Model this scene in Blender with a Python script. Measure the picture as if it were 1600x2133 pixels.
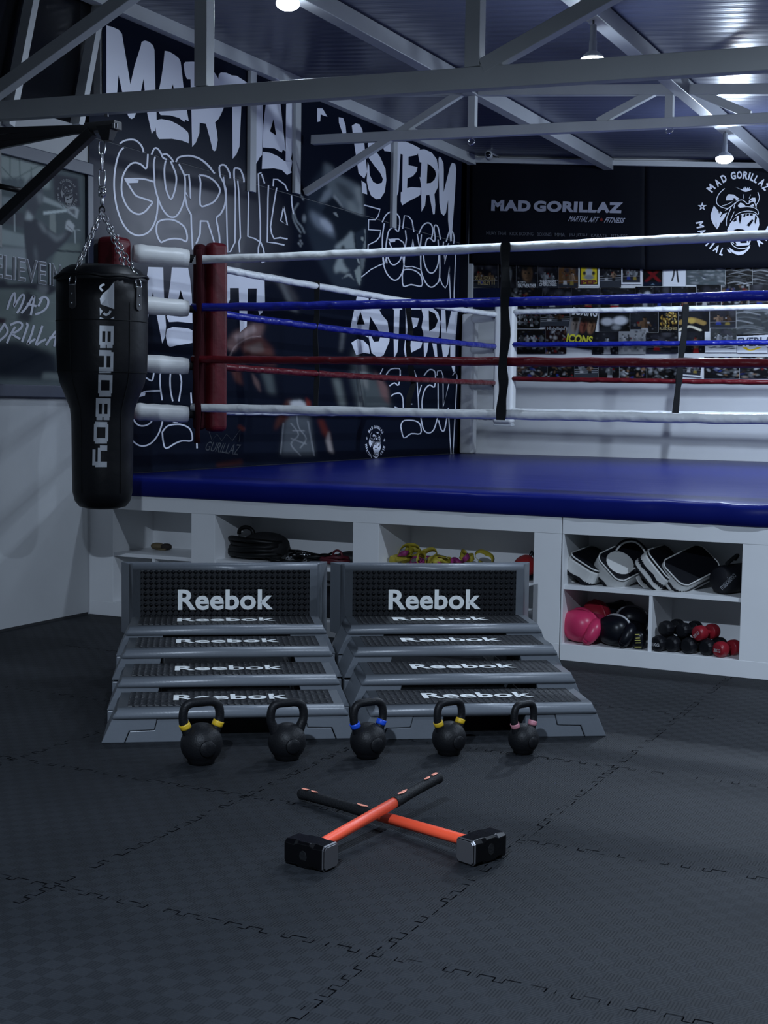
import bpy, bmesh, math, random
import numpy as np
from mathutils import Vector, Matrix
PI = math.pi
sc = bpy.context.scene
for o in list(bpy.data.objects):
    bpy.data.objects.remove(o)
COL = sc.collection

# ---------------------------------------------------------------- camera
FPX = 2857.14                      # focal length in pixels of the 1600x2133 frame
YAW, PIT, ROLL = -.4568, .0763, .0137
CAM = np.array([5.3384, -6.7483, 1.3])
_f = np.array([math.sin(YAW), math.cos(YAW), 0.]); _r = np.array([math.cos(YAW), -math.sin(YAW), 0.]); _u = np.array([0, 0, 1.])
FW = _f*math.cos(PIT) - _u*math.sin(PIT); _u2 = _u*math.cos(PIT) + _f*math.sin(PIT)
RT = _r*math.cos(ROLL) + _u2*math.sin(ROLL); UP = _u2*math.cos(ROLL) - _r*math.sin(ROLL)
cd = bpy.data.cameras.new('camera'); cam = bpy.data.objects.new('camera', cd); COL.objects.link(cam)
cd.sensor_fit = 'VERTICAL'; cd.sensor_height = 24.0; cd.lens = FPX*24.0/2133; cd.clip_start = .05; cd.clip_end = 60
M = Matrix.Identity(4)
for i in range(3):
    M[i][0] = RT[i]; M[i][1] = UP[i]; M[i][2] = -FW[i]; M[i][3] = CAM[i]
cam.matrix_world = M
sc.camera = cam
# ---------------------------------------------------------------- world, exposure, lamps
sc.view_settings.view_transform = 'Standard'; sc.view_settings.look = 'None'
sc.view_settings.gamma = 1; sc.view_settings.use_curve_mapping = False
sc.view_settings.exposure = 0.0
w = bpy.data.worlds.new('world'); sc.world = w; w.use_nodes = True
w.node_tree.nodes['Background'].inputs[0].default_value = (.35, .45, .7, 1)
w.node_tree.nodes['Background'].inputs[1].default_value = .02
LAMP_COL = (.66, .80, 1.0)
# x, y, z of each ceiling lamp's glowing face, watts thrown downward, watts thrown all round; the first three are in view
LAMPS = [(1.42, -.06, 3.50, 10, 3), (2.95, .62, 3.20, 24, 16), (2.95, 3.90, 3.215, 58, 46), (4.48, .62, 3.07, 22, 0),
         (4.48, 3.90, 3.07, 10, 112), (6.0, 2.2, 2.95, 30, 0), (6.0, -1.5, 2.95, 84, 0), (4.25, -6.0, 3.05, 255, 22)]

# ---------------------------------------------------------------- helpers
def on(ax, val, px, py):
    """the point of the plane ax = val that the photograph shows at pixel px, py"""
    d = FW*FPX + RT*(px-800) - UP*(py-1066.5)
    i = 'xyz'.index(ax); t = (val-CAM[i])/d[i]
    return CAM + t*d
def ray(px, py):
    return FW*FPX + RT*(px-800) - UP*(py-1066.5)
def proj(P):
    d = np.asarray(P, float) - CAM
    z = d @ FW
    return 800 + FPX*(d @ RT)/z, 1066.5 - FPX*(d @ UP)/z
XW = lambda off: (lambda p: on('x', off, p[0], p[1]))        # left wall
YB = 5.96
YW = lambda off: (lambda p: on('y', YB-off, p[0], p[1]))     # back wall

def rot(ax, a):
    return np.array(Matrix.Rotation(a, 3, ax))
class MB:
    def __init__(s, lift=None): s.v = []; s.f = []; s.m = []; s.s = []; s.lift = lift; s.n = 0
    def add(s, vs, fs, mi=0, sm=False):
        if s.lift is not None:      # layers of one print lie a hair above each other
            s.n += 1; q = np.array(s.lift)*2e-5*(s.n % 45); vs = [np.array(p)+q for p in vs]
        b = len(s.v); s.v += [tuple(float(c) for c in p) for p in vs]
        for f in fs:
            s.f.append(tuple(b+i for i in f)); s.m.append(mi); s.s.append(sm)
        return s
    def box(s, c, d, R=None, mi=0):
        c = np.array(c, float); d = np.array(d, float)/2
        vs = [np.array((x, y, z))*d for z in (-1, 1) for y in (-1, 1) for x in (-1, 1)]
        if R is not None: vs = [R @ p for p in vs]
        return s.add([c+p for p in vs], [(0, 2, 3, 1), (4, 5, 7, 6), (0, 1, 5, 4), (2, 6, 7, 3), (0, 4, 6, 2), (1, 3, 7, 5)], mi)
    def b2(s, lo, hi, mi=0):
        lo = np.array(lo, float); hi = np.array(hi, float)
        return s.box((lo+hi)/2, hi-lo, None, mi)
    def bar(s, p, q, wd, ht, mi=0, up=(0, 0, 1)):
        p = np.array(p, float); q = np.array(q, float); x = q-p; L = np.linalg.norm(x); x /= L
        y = np.cross(np.array(up, float), x)
        if np.linalg.norm(y) < 1e-4: y = np.cross(np.array((0, 1., 0)), x)
        y /= np.linalg.norm(y); z = np.cross(x, y)
        return s.box((p+q)/2, (L, wd, ht), np.array([x, y, z]).T, mi)
    def tube(s, pts, r, n=10, closed=False, mi=0, cap=True, sq=None):
        P = [np.array(p, float) for p in pts]; N = len(P)
        rr = r if hasattr(r, '__len__') else [r]*N
        T = []
        for i in range(N):
            a = P[(i-1) % N] if (closed or i > 0) else P[i]; b = P[(i+1) % N] if (closed or i < N-1) else P[i]
            t = b-a; T.append(t/max(np.linalg.norm(t), 1e-9))
        ref = np.array((0, 0, 1.)) if abs(T[0][2]) < .9 else np.array((1., 0, 0))
        u = np.cross(T[0], ref); u /= np.linalg.norm(u); vs = []
        for i in range(N):
            u = u - T[i]*(u @ T[i]); u /= np.linalg.norm(u); w_ = np.cross(T[i], u)
            for k in range(n):
                a = 2*PI*k/n
                vs.append(P[i] + rr[i]*(u*math.cos(a)*(1 if sq is None else sq) + w_*math.sin(a)))
        fs = []
        for i in range(N if closed else N-1):
            j = (i+1) % N
            for k in range(n):
                fs.append((i*n+k, i*n+(k+1) % n, j*n+(k+1) % n, j*n+k))
        s.add(vs, fs, mi, True)
        if cap and not closed:
            b = len(s.v)-len(vs)
            s.f.append(tuple(b+k for k in range(n))); s.m.append(mi); s.s.append(False)
            s.f.append(tuple(b+(N-1)*n+k for k in range(n))); s.m.append(mi); s.s.append(False)
        return s
    def lathe(s, prof, n=24, c=(0, 0, 0), R=None, mi=0, sm=True):
        c = np.array(c, float); vs = []; fs = []; K = len(prof)
        for r, z in prof:
            for k in range(n):
                a = 2*PI*k/n; p = np.array((max(r, 1e-5)*math.cos(a), max(r, 1e-5)*math.sin(a), z))
                vs.append(c + (R @ p if R is not None else p))
        for i in range(K-1):
            for k in range(n):
                fs.append((i*n+k, i*n+(k+1) % n, (i+1)*n+(k+1) % n, (i+1)*n+k))
        fs.append(tuple(range(n))); fs.append(tuple((K-1)*n+k for k in range(n)))
        return s.add(vs, fs, mi, sm)
    def ell(s, c, r, R=None, nu=20, nv=12, mi=0, e=1.0):
        c = np.array(c, float); vs = []; fs = []
        sg = lambda x: math.copysign(abs(x)**e, x)
        for i in range(nv+1):
            t = -PI/2 + PI*i/nv
            for k in range(nu):
                a = 2*PI*k/nu
                p = np.array((r[0]*sg(math.cos(t))*sg(math.cos(a)), r[1]*sg(math.cos(t))*sg(math.sin(a)), r[2]*sg(math.sin(t))))
                vs.append(c + (R @ p if R is not None else p))
        for i in range(nv):
            for k in range(nu):
                fs.append((i*nu+k, i*nu+(k+1) % nu, (i+1)*nu+(k+1) % nu, (i+1)*nu+k))
        return s.add(vs, fs, mi, True)
    def prism(s, poly, fn, d0, d1, mi=0):
        """poly: 2-D outline, fn(u, v, d) -> xyz"""
        n = len(poly)
        vs = [fn(p[0], p[1], d0) for p in poly] + [fn(p[0], p[1], d1) for p in poly]
        fs = [tuple(range(n)), tuple(range(n, 2*n))] + [(i, (i+1) % n, n+(i+1) % n, n+i) for i in range(n)]
        return s.add(vs, fs, mi)
    def flat(s, poly, fn, mi=0):
        return s.add([fn(p) for p in poly], [tuple(range(len(poly)))], mi)
    def line(s, pts, wd, fn, mi=0, closed=False, smooth=2):
        P = spline(pts, closed, smooth) if smooth else [np.array(p, float) for p in pts]
        N = len(P); L = []; Rr = []
        for i in range(N):
            a = P[i-1] if (closed or i > 0) else P[i]; b = P[(i+1) % N] if (closed or i < N-1) else P[i]
            t = b-a; t = t/max(np.linalg.norm(t), 1e-9); nn = np.array((-t[1], t[0]))
            ww = wd if not hasattr(wd, '__len__') else wd[0]+(wd[1]-wd[0])*i/max(N-1, 1)
            L.append(P[i]+nn*ww/2); Rr.append(P[i]-nn*ww/2)
        vs = [fn(p) for p in L]+[fn(p) for p in Rr]
        fs = [(i, (i+1) % N, N+(i+1) % N, N+i) for i in range(N if closed else N-1)]
        return s.add(vs, fs, mi)
    def build(s, name, mats, parent=None, local=False, bevel=0, seg=2, smooth=None, merge=False):
        me = bpy.data.meshes.new(name)
        V = np.array(s.v, float)
        loc = Vector((0, 0, 0))
        if parent is None:
            if not local:
                loc = Vector(((V[:, 0].min()+V[:, 0].max())/2, (V[:, 1].min()+V[:, 1].max())/2, V[:, 2].min()))
        elif not local:
            q = parent; off = Vector((0, 0, 0))
            while q is not None: off += q.location; q = q.parent
            V = V - np.array(off)
        V = V - np.array(loc)
        me.from_pydata(V.tolist(), [], s.f)
        me.polygons.foreach_set('material_index', s.m)
        me.polygons.foreach_set('use_smooth', [bool(x) if smooth is None else smooth for x in s.s])
        bm = bmesh.new(); bm.from_mesh(me)
        if merge: bmesh.ops.remove_doubles(bm, verts=bm.verts, dist=1e-5)
        bmesh.ops.recalc_face_normals(bm, faces=bm.faces); bm.to_mesh(me); bm.free()
        me.update()
        for m in (mats if isinstance(mats, (list, tuple)) else [mats]): me.materials.append(m)
        ob = bpy.data.objects.new(name, me); COL.objects.link(ob); ob.location = loc
        if parent is not None: ob.parent = parent
        if bevel:
            md = ob.modifiers.new('bevel', 'BEVEL'); md.width = bevel; md.segments = seg; md.limit_method = 'ANGLE'; md.angle_limit = .6
            md.harden_normals = False
        return ob
def spline(pts, closed=False, k=3):
    P = [np.array(p, float) for p in pts]; N = len(P); out = []
    if N < 3: return P
    for i in range(N if closed else N-1):
        p0 = P[i-1] if (closed or i > 0) else P[i]; p1 = P[i]; p2 = P[(i+1) % N]; p3 = P[(i+2) % N] if (closed or i < N-2) else p2
        for j in range(k):
            t = j/k
            out.append(.5*((2*p1)+(-p0+p2)*t+(2*p0-5*p1+4*p2-p3)*t*t+(-p0+3*p1-3*p2+p3)*t**3))
    if not closed: out.append(P[-1])
    return out
def tag(o, label=None, cat=None, group=None, kind=None):
    if label: o['label'] = label
    if cat: o['category'] = cat
    if group: o['group'] = group
    if kind: o['kind'] = kind
    return o
def thing(name, label, cat, loc=(0, 0, 0), rz=0, group=None, rx=0, ry=0):
    o = bpy.data.objects.new(name, None); COL.objects.link(o); o.empty_display_size = .1
    o.location = loc; o.rotation_euler = (rx, ry, rz)
    return tag(o, label, cat, group)
def copy_thing(root, loc, rz=None, label=None, group=None, rot_=None, scale=None):
    r = root.copy(); COL.objects.link(r); r.location = loc
    if rz is not None: r.rotation_euler = (0, 0, rz)
    if rot_ is not None: r.rotation_euler = rot_
    if scale is not None: r.scale = scale
    if label: r['label'] = label
    if group: r['group'] = group
    for ch in list(root.children):
        c = ch.copy(); COL.objects.link(c); c.parent = r
        for g in list(ch.children):
            d = g.copy(); COL.objects.link(d); d.parent = c
    return r

# ---------------------------------------------------------------- materials
def lin(r, g, b):
    f = lambda c: (c/255/12.92 if c <= 10 else ((c/255+.055)/1.055)**2.4)
    return (f(r), f(g), f(b))
MATS = {}
def mat(name, col, rough=.5, metal=0, spec=.5, var=0, vscale=8, bump=0, bscale=60, emit=None, estr=0, coat=0):
    if name in MATS: return MATS[name]
    m = bpy.data.materials.new(name); m.use_nodes = True; nt = m.node_tree; b = nt.nodes['Principled BSDF']
    b.inputs['Base Color'].default_value = (*col, 1); b.inputs['Roughness'].default_value = rough
    b.inputs['Metallic'].default_value = metal; b.inputs['Specular IOR Level'].default_value = spec
    if coat: b.inputs['Coat Weight'].default_value = coat; b.inputs['Coat Roughness'].default_value = .15
    if emit: b.inputs['Emission Color'].default_value = (*emit, 1); b.inputs['Emission Strength'].default_value = estr
    tc = nt.nodes.new('ShaderNodeTexCoord')
    if var:
        n = nt.nodes.new('ShaderNodeTexNoise'); n.inputs['Scale'].default_value = vscale; n.inputs['Detail'].default_value = 4
        nt.links.new(tc.outputs['Object'], n.inputs['Vector'])
        r = nt.nodes.new('ShaderNodeValToRGB')
        r.color_ramp.elements[0].color = (*[c*(1-var) for c in col], 1); r.color_ramp.elements[0].position = .3
        r.color_ramp.elements[1].color = (*[min(1, c*(1+var)) for c in col], 1); r.color_ramp.elements[1].position = .7
        nt.links.new(n.outputs['Fac'], r.inputs['Fac']); nt.links.new(r.outputs['Color'], b.inputs['Base Color'])
    if bump:
        n = nt.nodes.new('ShaderNodeTexNoise'); n.inputs['Scale'].default_value = bscale; n.inputs['Detail'].default_value = 3
        nt.links.new(tc.outputs['Object'], n.inputs['Vector'])
        k = nt.nodes.new('ShaderNodeBump'); k.inputs['Strength'].default_value = bump; k.inputs['Distance'].default_value = .01
        nt.links.new(n.outputs['Fac'], k.inputs['Height']); nt.links.new(k.outputs['Normal'], b.inputs['Normal'])
    MATS[name] = m
    return m
def nodes(m):
    return m.node_tree, m.node_tree.nodes, m.node_tree.links, m.node_tree.nodes['Principled BSDF']
def mth(nt, op, a, b=None):
    n = nt.nodes.new('ShaderNodeMath'); n.operation = op
    for i, x in enumerate((a, b)):
        if x is None: continue
        if isinstance(x, (int, float)): n.inputs[i].default_value = x
        else: nt.links.new(x, n.inputs[i])
    return n.outputs[0]
white_wall = mat('white_painted_wall', (.62, .63, .64), .75, var=.05, vscale=2, bump=.05, bscale=40)
white_board = mat('white_laminate_board', (.80, .81, .82), .42, var=.02, vscale=5)
white_steel = mat('white_painted_steel', (.50, .52, .53), .42, var=.05, vscale=3, bump=.03, bscale=30)
black_steel = mat('black_painted_steel', (.012, .012, .014), .4)
chrome = mat('chrome', (.7, .7, .72), .18, 1)
print_black = mat('black_vinyl_print', (.005, .006, .010), .65, spec=.04)
print_white = mat('white_vinyl_print', (.78, .80, .88), .55, spec=.3)
print_grey = mat('grey_vinyl_print', (.16, .165, .18), .55, spec=.3)
print_dim = mat('dim_grey_vinyl_print', (.045, .05, .058), .55, spec=.3)
print_red = mat('red_vinyl_print', (.20, .02, .015), .55, spec=.3)
red_vinyl = mat('red_vinyl', (.085, .005, .009), .45, spec=.25, var=.1, vscale=6, bump=.25, bscale=18)
red_cloth = mat('red_cloth_strap', (.035, .003, .006), .8, spec=.2)
white_vinyl = mat('white_vinyl', (.78, .79, .78), .38, bump=.6, bscale=9)
black_web = mat('black_webbing', (.006, .007, .008), .8, spec=.2)
dark_glass = mat('dark_window_glass', (.006, .007, .010), .12)
black_rubber = mat('black_rubber', (.012, .013, .015), .55, bump=.1, bscale=120)
def vcol_mat(name, rough=.55, spec=.3):
    m = mat(name, (.5, .5, .5), rough, spec=spec); nt, N, L, b = nodes(m)
    a = N.new('ShaderNodeVertexColor'); a.layer_name = 'Col'; L.new(a.outputs['Color'], b.inputs['Base Color'])
    return m
printed = vcol_mat('printed_vinyl', .65, .04); paper = vcol_mat('printed_paper', .45, .15)

# ---------------------------------------------------------------- printed pictures: a little raster whose colours go onto a fine grid mesh
class Canvas:
    def __init__(s, x0, y0, x1, y1, step, col):
        s.x0, s.y0, s.st = x0, y0, step; s.w = int((x1-x0)/step)+1; s.h = int((y1-y0)/step)+1
        s.a = np.ones((s.h, s.w, 3))*np.array(col)
        s.X, s.Y = np.meshgrid(x0+np.arange(s.w)*step, y0+np.arange(s.h)*step)
    def blur(s, m, sg):
        sg = sg/s.st
        if sg < .3: return m
        k = int(3*sg)+1; g = np.exp(-.5*(np.arange(-k, k+1)/sg)**2); g /= g.sum()
        m = np.pad(m, k, mode='edge')
        m = np.apply_along_axis(lambda r: np.convolve(r, g, 'valid'), 1, m)
        return np.apply_along_axis(lambda r: np.convolve(r, g, 'valid'), 0, m)
    def poly(s, P, col, sg=0, al=1):
        m = np.zeros((s.h, s.w), bool); n = len(P)
        for i in range(n):
            (xa, ya), (xb, yb) = P[i], P[(i+1) % n]
            if ya == yb: continue
            c = (s.Y >= min(ya, yb)) & (s.Y < max(ya, yb))
            m ^= c & (s.X < xa + (s.Y-ya)*(xb-xa)/(yb-ya))
        s.mix(s.blur(m.astype(float), sg)*al, col)
    def mix(s, m, col):
        s.a = s.a*(1-m[..., None]) + np.array(col)*m[..., None]
    def ell(s, cx, cy, rx, ry, col, a=0, soft=.25, al=1):
        c, d = math.cos(a), math.sin(a); x = s.X-cx; y = s.Y-cy
        q = np.sqrt(((x*c+y*d)/rx)**2+((-x*d+y*c)/ry)**2)
        s.mix(np.clip((1+soft-q)/(2*soft), 0, 1)*al, col)
    def stroke(s, P, wd, col, sg=.6, al=1):
        P = spline(P, False, 4); m = np.zeros((s.h, s.w))
        for a, b in zip(P[:-1], P[1:]):
            d = b-a; L = max(d @ d, 1e-9)
            t = np.clip(((s.X-a[0])*d[0]+(s.Y-a[1])*d[1])/L, 0, 1)
            q = np.hypot(s.X-a[0]-t*d[0], s.Y-a[1]-t*d[1])
            m = np.maximum(m, np.clip((wd/2+sg-q)/(2*sg), 0, 1))
        s.mix(m*al, col)
    def at(s, px, py):
        y = np.clip((np.asarray(py)-s.y0)/s.st, 0, s.h-1.001); x = np.clip((np.asarray(px)-s.x0)/s.st, 0, s.w-1.001)
        i = y.astype(int); j = x.astype(int); v = (y-i)[:, None]; u = (x-j)[:, None]
        return (s.a[i, j]*(1-u)+s.a[i, j+1]*u)*(1-v)+(s.a[i+1, j]*(1-u)+s.a[i+1, j+1]*u)*v
def grid_print(name, pts, nx, ny, cols, m, parent=None):
    """pts: (ny*nx, 3) world points row by row, cols: matching colours"""
    mb = MB(); mb.add(pts, [(j*nx+i, j*nx+i+1, (j+1)*nx+i+1, (j+1)*nx+i) for j in range(ny-1) for i in range(nx-1)])
    o = mb.build(name, m, parent)
    at = o.data.color_attributes.new('Col', 'FLOAT_COLOR', 'POINT')
    c = np.ones((len(cols), 4), np.float32); c[:, :3] = cols
    at.data.foreach_set('color', c.ravel())
    return o
_tc = {}
def text2d(body, bold=0., shear=0., space=1.):
    """outline of a word as flat faces, scaled to the unit box"""
    key = (body, bold, shear, space)
    if key in _tc: return _tc[key]
    c = bpy.data.curves.new('word', 'FONT'); c.body = body; c.size = 1; c.offset = bold; c.shear = shear; c.space_character = space
    c.resolution_u = 4; c.fill_mode = 'FRONT'
    o = bpy.data.objects.new('word', c); COL.objects.link(o)
    dg = bpy.context.evaluated_depsgraph_get(); me = bpy.data.meshes.new_from_object(o.evaluated_get(dg))
    V = np.array([v.co[:] for v in me.vertices]); F = [tuple(p.vertices) for p in me.polygons]
    bpy.data.objects.remove(o); bpy.data.curves.remove(c); bpy.data.meshes.remove(me)
    V = V[:, :2]; lo = V.min(0); hi = V.max(0)
    _tc[key] = ((V-lo)/(hi-lo), F, (hi-lo)[0]/(hi-lo)[1])
    return _tc[key]
def put_text(mb, body, fn, bold=0., shear=0., mi=0, space=1.):
    """fn((u, v)) -> xyz with u, v in the unit box, v upward"""
    V, F, _ = text2d(body, bold, shear, space)
    return mb.add([fn(p) for p in V], F, mi)
def quad(tl, tr, br, bl):
    """unit box -> bilinear in a pixel quad"""
    tl, tr, br, bl = [np.array(p, float) for p in (tl, tr, br, bl)]
    return lambda p: (bl*(1-p[0])+br*p[0])*(1-p[1]) + (tl*(1-p[0])+tr*p[0])*p[1]

# ================================================================ THE ROOM
def struct(name, mb, m, bevel=0):
    return tag(mb.build(name, m, bevel=bevel), kind='structure')
zceil = lambda x: 3.78-.083*x
X1, Y0 = 7.6, -9.0
# floor of interlocking black foam mats: bump of alternating ribs, dark joints that follow the puzzle edges
fm = mat('black_foam_mat', (.016, .018, .02), .62, spec=.14); nt, N, L, b = nodes(fm)
tc = N.new('ShaderNodeTexCoord'); sx = N.new('ShaderNodeSeparateXYZ'); L.new(tc.outputs['Generated'], sx.inputs[0])
geo = N.new('ShaderNodeNewGeometry'); L.new(geo.outputs['Position'], sx.inputs[0])
ck = N.new('ShaderNodeTexChecker'); ck.inputs['Scale'].default_value = 1/.042; L.new(geo.outputs['Position'], ck.inputs['Vector'])
wx = mth(nt, 'SINE', mth(nt, 'MULTIPLY', sx.outputs['X'], 2*PI/.0085)); wy = mth(nt, 'SINE', mth(nt, 'MULTIPLY', sx.outputs['Y'], 2*PI/.0085))
mx = N.new('ShaderNodeMix'); L.new(ck.outputs['Fac'], mx.inputs['Factor']); L.new(wx, mx.inputs['A']); L.new(wy, mx.inputs['B'])
hsum = mth(nt, 'ADD', mth(nt, 'MULTIPLY', mx.outputs['Result'], .35), mth(nt, 'MULTIPLY', ck.outputs['Fac'], .8))
bp = N.new('ShaderNodeBump'); bp.inputs['Strength'].default_value = .35; bp.inputs['Distance'].default_value = .004
L.new(hsum, bp.inputs['Height']); L.new(bp.outputs['Normal'], b.inputs['Normal'])
nz = N.new('ShaderNodeTexNoise'); nz.inputs['Scale'].default_value = 1.6; nz.inputs['Detail'].default_value = 5; L.new(geo.outputs['Position'], nz.inputs['Vector'])
rp = N.new('ShaderNodeValToRGB'); rp.color_ramp.elements[0].color = (.0125, .0142, .0168, 1); rp.color_ramp.elements[0].position = .35
rp.color_ramp.elements[1].color = (.0190, .0212, .0248, 1); rp.color_ramp.elements[1].position = .7; L.new(nz.outputs['Fac'], rp.inputs['Fac'])
mc = N.new('ShaderNodeMix'); mc.data_type = 'RGBA'; mc.blend_type = 'MULTIPLY'; mc.inputs['Factor'].default_value = 1
L.new(rp.outputs['Color'], mc.inputs[6]); ckc = N.new('ShaderNodeTexChecker'); ckc.inputs['Scale'].default_value = 1/.042; L.new(geo.outputs['Position'], ckc.inputs['Vector'])
ckc.inputs['Color1'].default_value = (1, 1, 1, 1); ckc.inputs['Color2'].default_value = (.74, .74, .74, 1); L.new(ckc.outputs['Color'], mc.inputs[7])
L.new(mc.outputs[2], b.inputs['Base Color'])
joint = mat('mat_joint', (.0015, .0015, .002), .9, spec=.0)
mb = MB(); mb.add([(-.2, Y0, 0), (X1, Y0, 0), (X1, 6.1, 0), (-.2, 6.1, 0)], [(0, 1, 2, 3)])
rnd = random.Random(5)
def seam(a, b_, along):
    n = int(abs(b_-a)/.031); s = 0
    path = []
    for i in range(n):
        t = a+(b_-a)*i/n; d = .011 if (i//1) % 2 == 0 else -.011
        path += [(t-.004*(1 if d > 0 else -1), d), (t+.031+.004*(1 if d > 0 else -1), d)]
    fn = (lambda p: (p[0], along[1]+p[1], .0007)) if along[0] == 'x' else (lambda p: (along[1]+p[1], p[0], .0007))
    for p, q in zip(path[:-1], path[1:]):
        if rnd.random() < .38: continue
        p = np.array(p); q = np.array(q); mb.line([p, q], .0014+.0026*rnd.random(), fn, 1, smooth=0)
for y in (-3.9, -2.915, -1.95, -.965): seam(.6, 6.9, ('x', y))
for x in (1.97, 2.955, 3.935, 4.92, 5.9): seam(-5.9, -.02, ('y', x))
struct('floor', mb, [fm, joint])
# left wall with a glazed opening high up on its near end
mb = MB()
mb.b2((-.15, .12, 0), (0, 6.1, 4.0)); mb.b2((-.15, Y0, 0), (0, .12, 2.95)); mb.b2((-.15, Y0, 3.76), (0, .12, 4.0)); mb.b2((-.15, Y0, 2.95), (0, -2.2, 3.76))
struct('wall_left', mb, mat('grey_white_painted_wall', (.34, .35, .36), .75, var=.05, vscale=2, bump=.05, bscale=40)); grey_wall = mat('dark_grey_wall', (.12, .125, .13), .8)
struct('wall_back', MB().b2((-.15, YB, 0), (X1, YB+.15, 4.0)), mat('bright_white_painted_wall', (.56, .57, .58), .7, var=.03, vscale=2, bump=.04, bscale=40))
struct('wall_right', MB().b2((X1, Y0, 0), (X1+.15, 6.1, 4.0)), grey_wall)
struct('wall_front', MB().b2((-.15, Y0-.15, 0), (X1+.15, Y0, 4.0)), grey_wall)
struct('wall_foot_strip_left', MB().b2((0, Y0, 0), (.006, -.02, .014)), mat('dark_wall_foot_strip', (.012, .013, .015), .8))  # thin strip drawn as the dark line along the wall foot
# ceiling of glossy ribbed sheets, falling gently to the right
cm = mat('blue_grey_ribbed_ceiling_sheet', (.060, .068, .125), .30, spec=.4); nt, N, L, b = nodes(cm)
geo = N.new('ShaderNodeNewGeometry'); sx = N.new('ShaderNodeSeparateXYZ'); L.new(geo.outputs['Position'], sx.inputs[0])
h = mth(nt, 'ADD', mth(nt, 'SINE', mth(nt, 'MULTIPLY', sx.outputs['Y'], 2*PI/.11)), mth(nt, 'MULTIPLY', mth(nt, 'SINE', mth(nt, 'MULTIPLY', sx.outputs['Y'], 2*PI/.037)), .35))
bp = N.new('ShaderNodeBump'); bp.inputs['Strength'].default_value = .25; bp.inputs['Distance'].default_value = .003
L.new(h, bp.inputs['Height']); L.new(bp.outputs['Normal'], b.inputs['Normal'])
mb = MB(); mb.add([(x, y, zceil(x)+dz) for dz in (0, .06) for x, y in ((-.15, Y0-.15), (X1+.15, Y0-.15), (X1+.15, 6.11), (-.15, 6.11))],
                  [(0, 1, 2, 3), (4, 5, 6, 7), (0, 1, 5, 4), (1, 2, 6, 5), (2, 3, 7, 6), (3, 0, 4, 7)])
struct('ceiling', mb, cm)
struct('trim_1', MB().b2((0, Y0, 3.685), (.07, YB, 3.775)), white_steel)
struct('trim_2', MB().bar((.07, YB-.045, zceil(.07)-.05), (X1, YB-.045, zceil(X1)-.05), .08, .045), white_steel)
struct('trim_3', MB().b2((0, YB-.05, 0), (.05, YB, 3.68)), white_steel)
# glazed opening: pane, leaning mullions, a dark stair landing behind it
gm = mat('window_glass', (.02, .022, .028), .06); nt, N, L, b = nodes(gm)
b.inputs['Alpha'].default_value = .35
wn = tag(MB().b2((-.06, -2.2, 2.95), (-.05, .12, 3.76)).build('window_1', gm), kind='structure')
for i, (a, c) in enumerate((((214, -30), (160, 262)), ((78, -60), (15, 262)))):
    p = on('x', .015, *a); q = on('x', .015, *c)
    MB().bar(p, q, .07, .045, 0, (0, 1, 0)).build('mullion', white_steel, wn)
dk = mat('dark_plaster', (.02, .02, .025), .9); br = mat('dark_brown_panel', (.05, .03, .02), .7)
mb = MB(); mb.b2((-1.5, -2.4, 2.6), (-1.4, .4, 4.2)); mb.b2((-1.5, -2.4, 2.6), (-.15, .4, 2.65)); mb.b2((-1.5, .3, 2.6), (-.15, .4, 4.2)); mb.b2((-1.5, -2.4, 2.6), (-.15, -2.3, 4.2)); mb.b2((-1.5, -2.4, 4.1), (-.15, .4, 4.2))
struct('wall_landing', mb, dk)
t = thing('stair_railing', 'dim grey stair railing seen through the high dark window', 'railing', (-.8, -.6, 2.65))
MB().bar((-.8, -1.6, 3.35), (-.6, .25, 3.1), .05, .05).build('handrail', white_steel, t)
for k in range(4): MB().bar((-.8+.06*k, -1.5+.5*k, 2.66), (-.8+.06*k, -1.5+.5*k, 3.33-.07*k), .03, .03).build('baluster', white_steel, t)
tag(MB().b2((-1.38, -.9, 2.66), (-1.30, -.2, 4.0)).build('door_leaf', br), 'brown panel standing behind the high dark window', 'door')

# ---------------------------------------------------------------- roof steel
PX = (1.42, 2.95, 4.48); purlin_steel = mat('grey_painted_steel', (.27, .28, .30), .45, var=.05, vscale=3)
for x, lab in zip(PX, ('white steel roof purlin nearest the mural wall, running to the back wall', 'white steel roof purlin above the two pendant lamps', 'white steel roof purlin out to the right of the pendant lamps')):
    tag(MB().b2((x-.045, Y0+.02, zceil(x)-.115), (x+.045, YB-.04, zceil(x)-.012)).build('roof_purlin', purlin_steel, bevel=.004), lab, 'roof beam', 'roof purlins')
def truss(label, Y, ch, chs, posts, diags, top, ps, gap=0):
    t = thing('roof_truss', label, 'roof truss', ((ch[0][0]+ch[1][0])/2, Y, ch[0][1]), 0, 'white steel roof trusses')
    MB().bar((ch[0][0], Y, ch[0][1]), (ch[1][0], Y, ch[1][1]), .06, chs).build('bottom_chord', white_steel, t, bevel=.004)
    MB().bar((top[0][0], Y, top[0][1]), (top[1][0], Y, top[1][1]), .06, .07).build('top_chord', white_steel, t, bevel=.004)
    for x, za, zb in posts: MB().bar((x, Y, za), (x, Y, zb), ps, ps).build('post', white_steel, t, bevel=.003)
    for a, c in diags: MB().bar((a[0], Y, a[1]), (c[0], Y, c[1]), ps*.9, ps*.95).build('diagonal_brace', white_steel, t, bevel=.003)
    return t
za = lambda x: 2.80+(2.7-2.80)*(x-.0)/4.6
ya = -.89
_c0 = on('y', ya, 0, 232); _c1 = on('y', ya, 1600, 124)
sl = (_c1[2]-_c0[2])/(_c1[0]-_c0[0]); zc1 = lambda x: _c0[2]+sl*(x-_c0[0])
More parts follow.
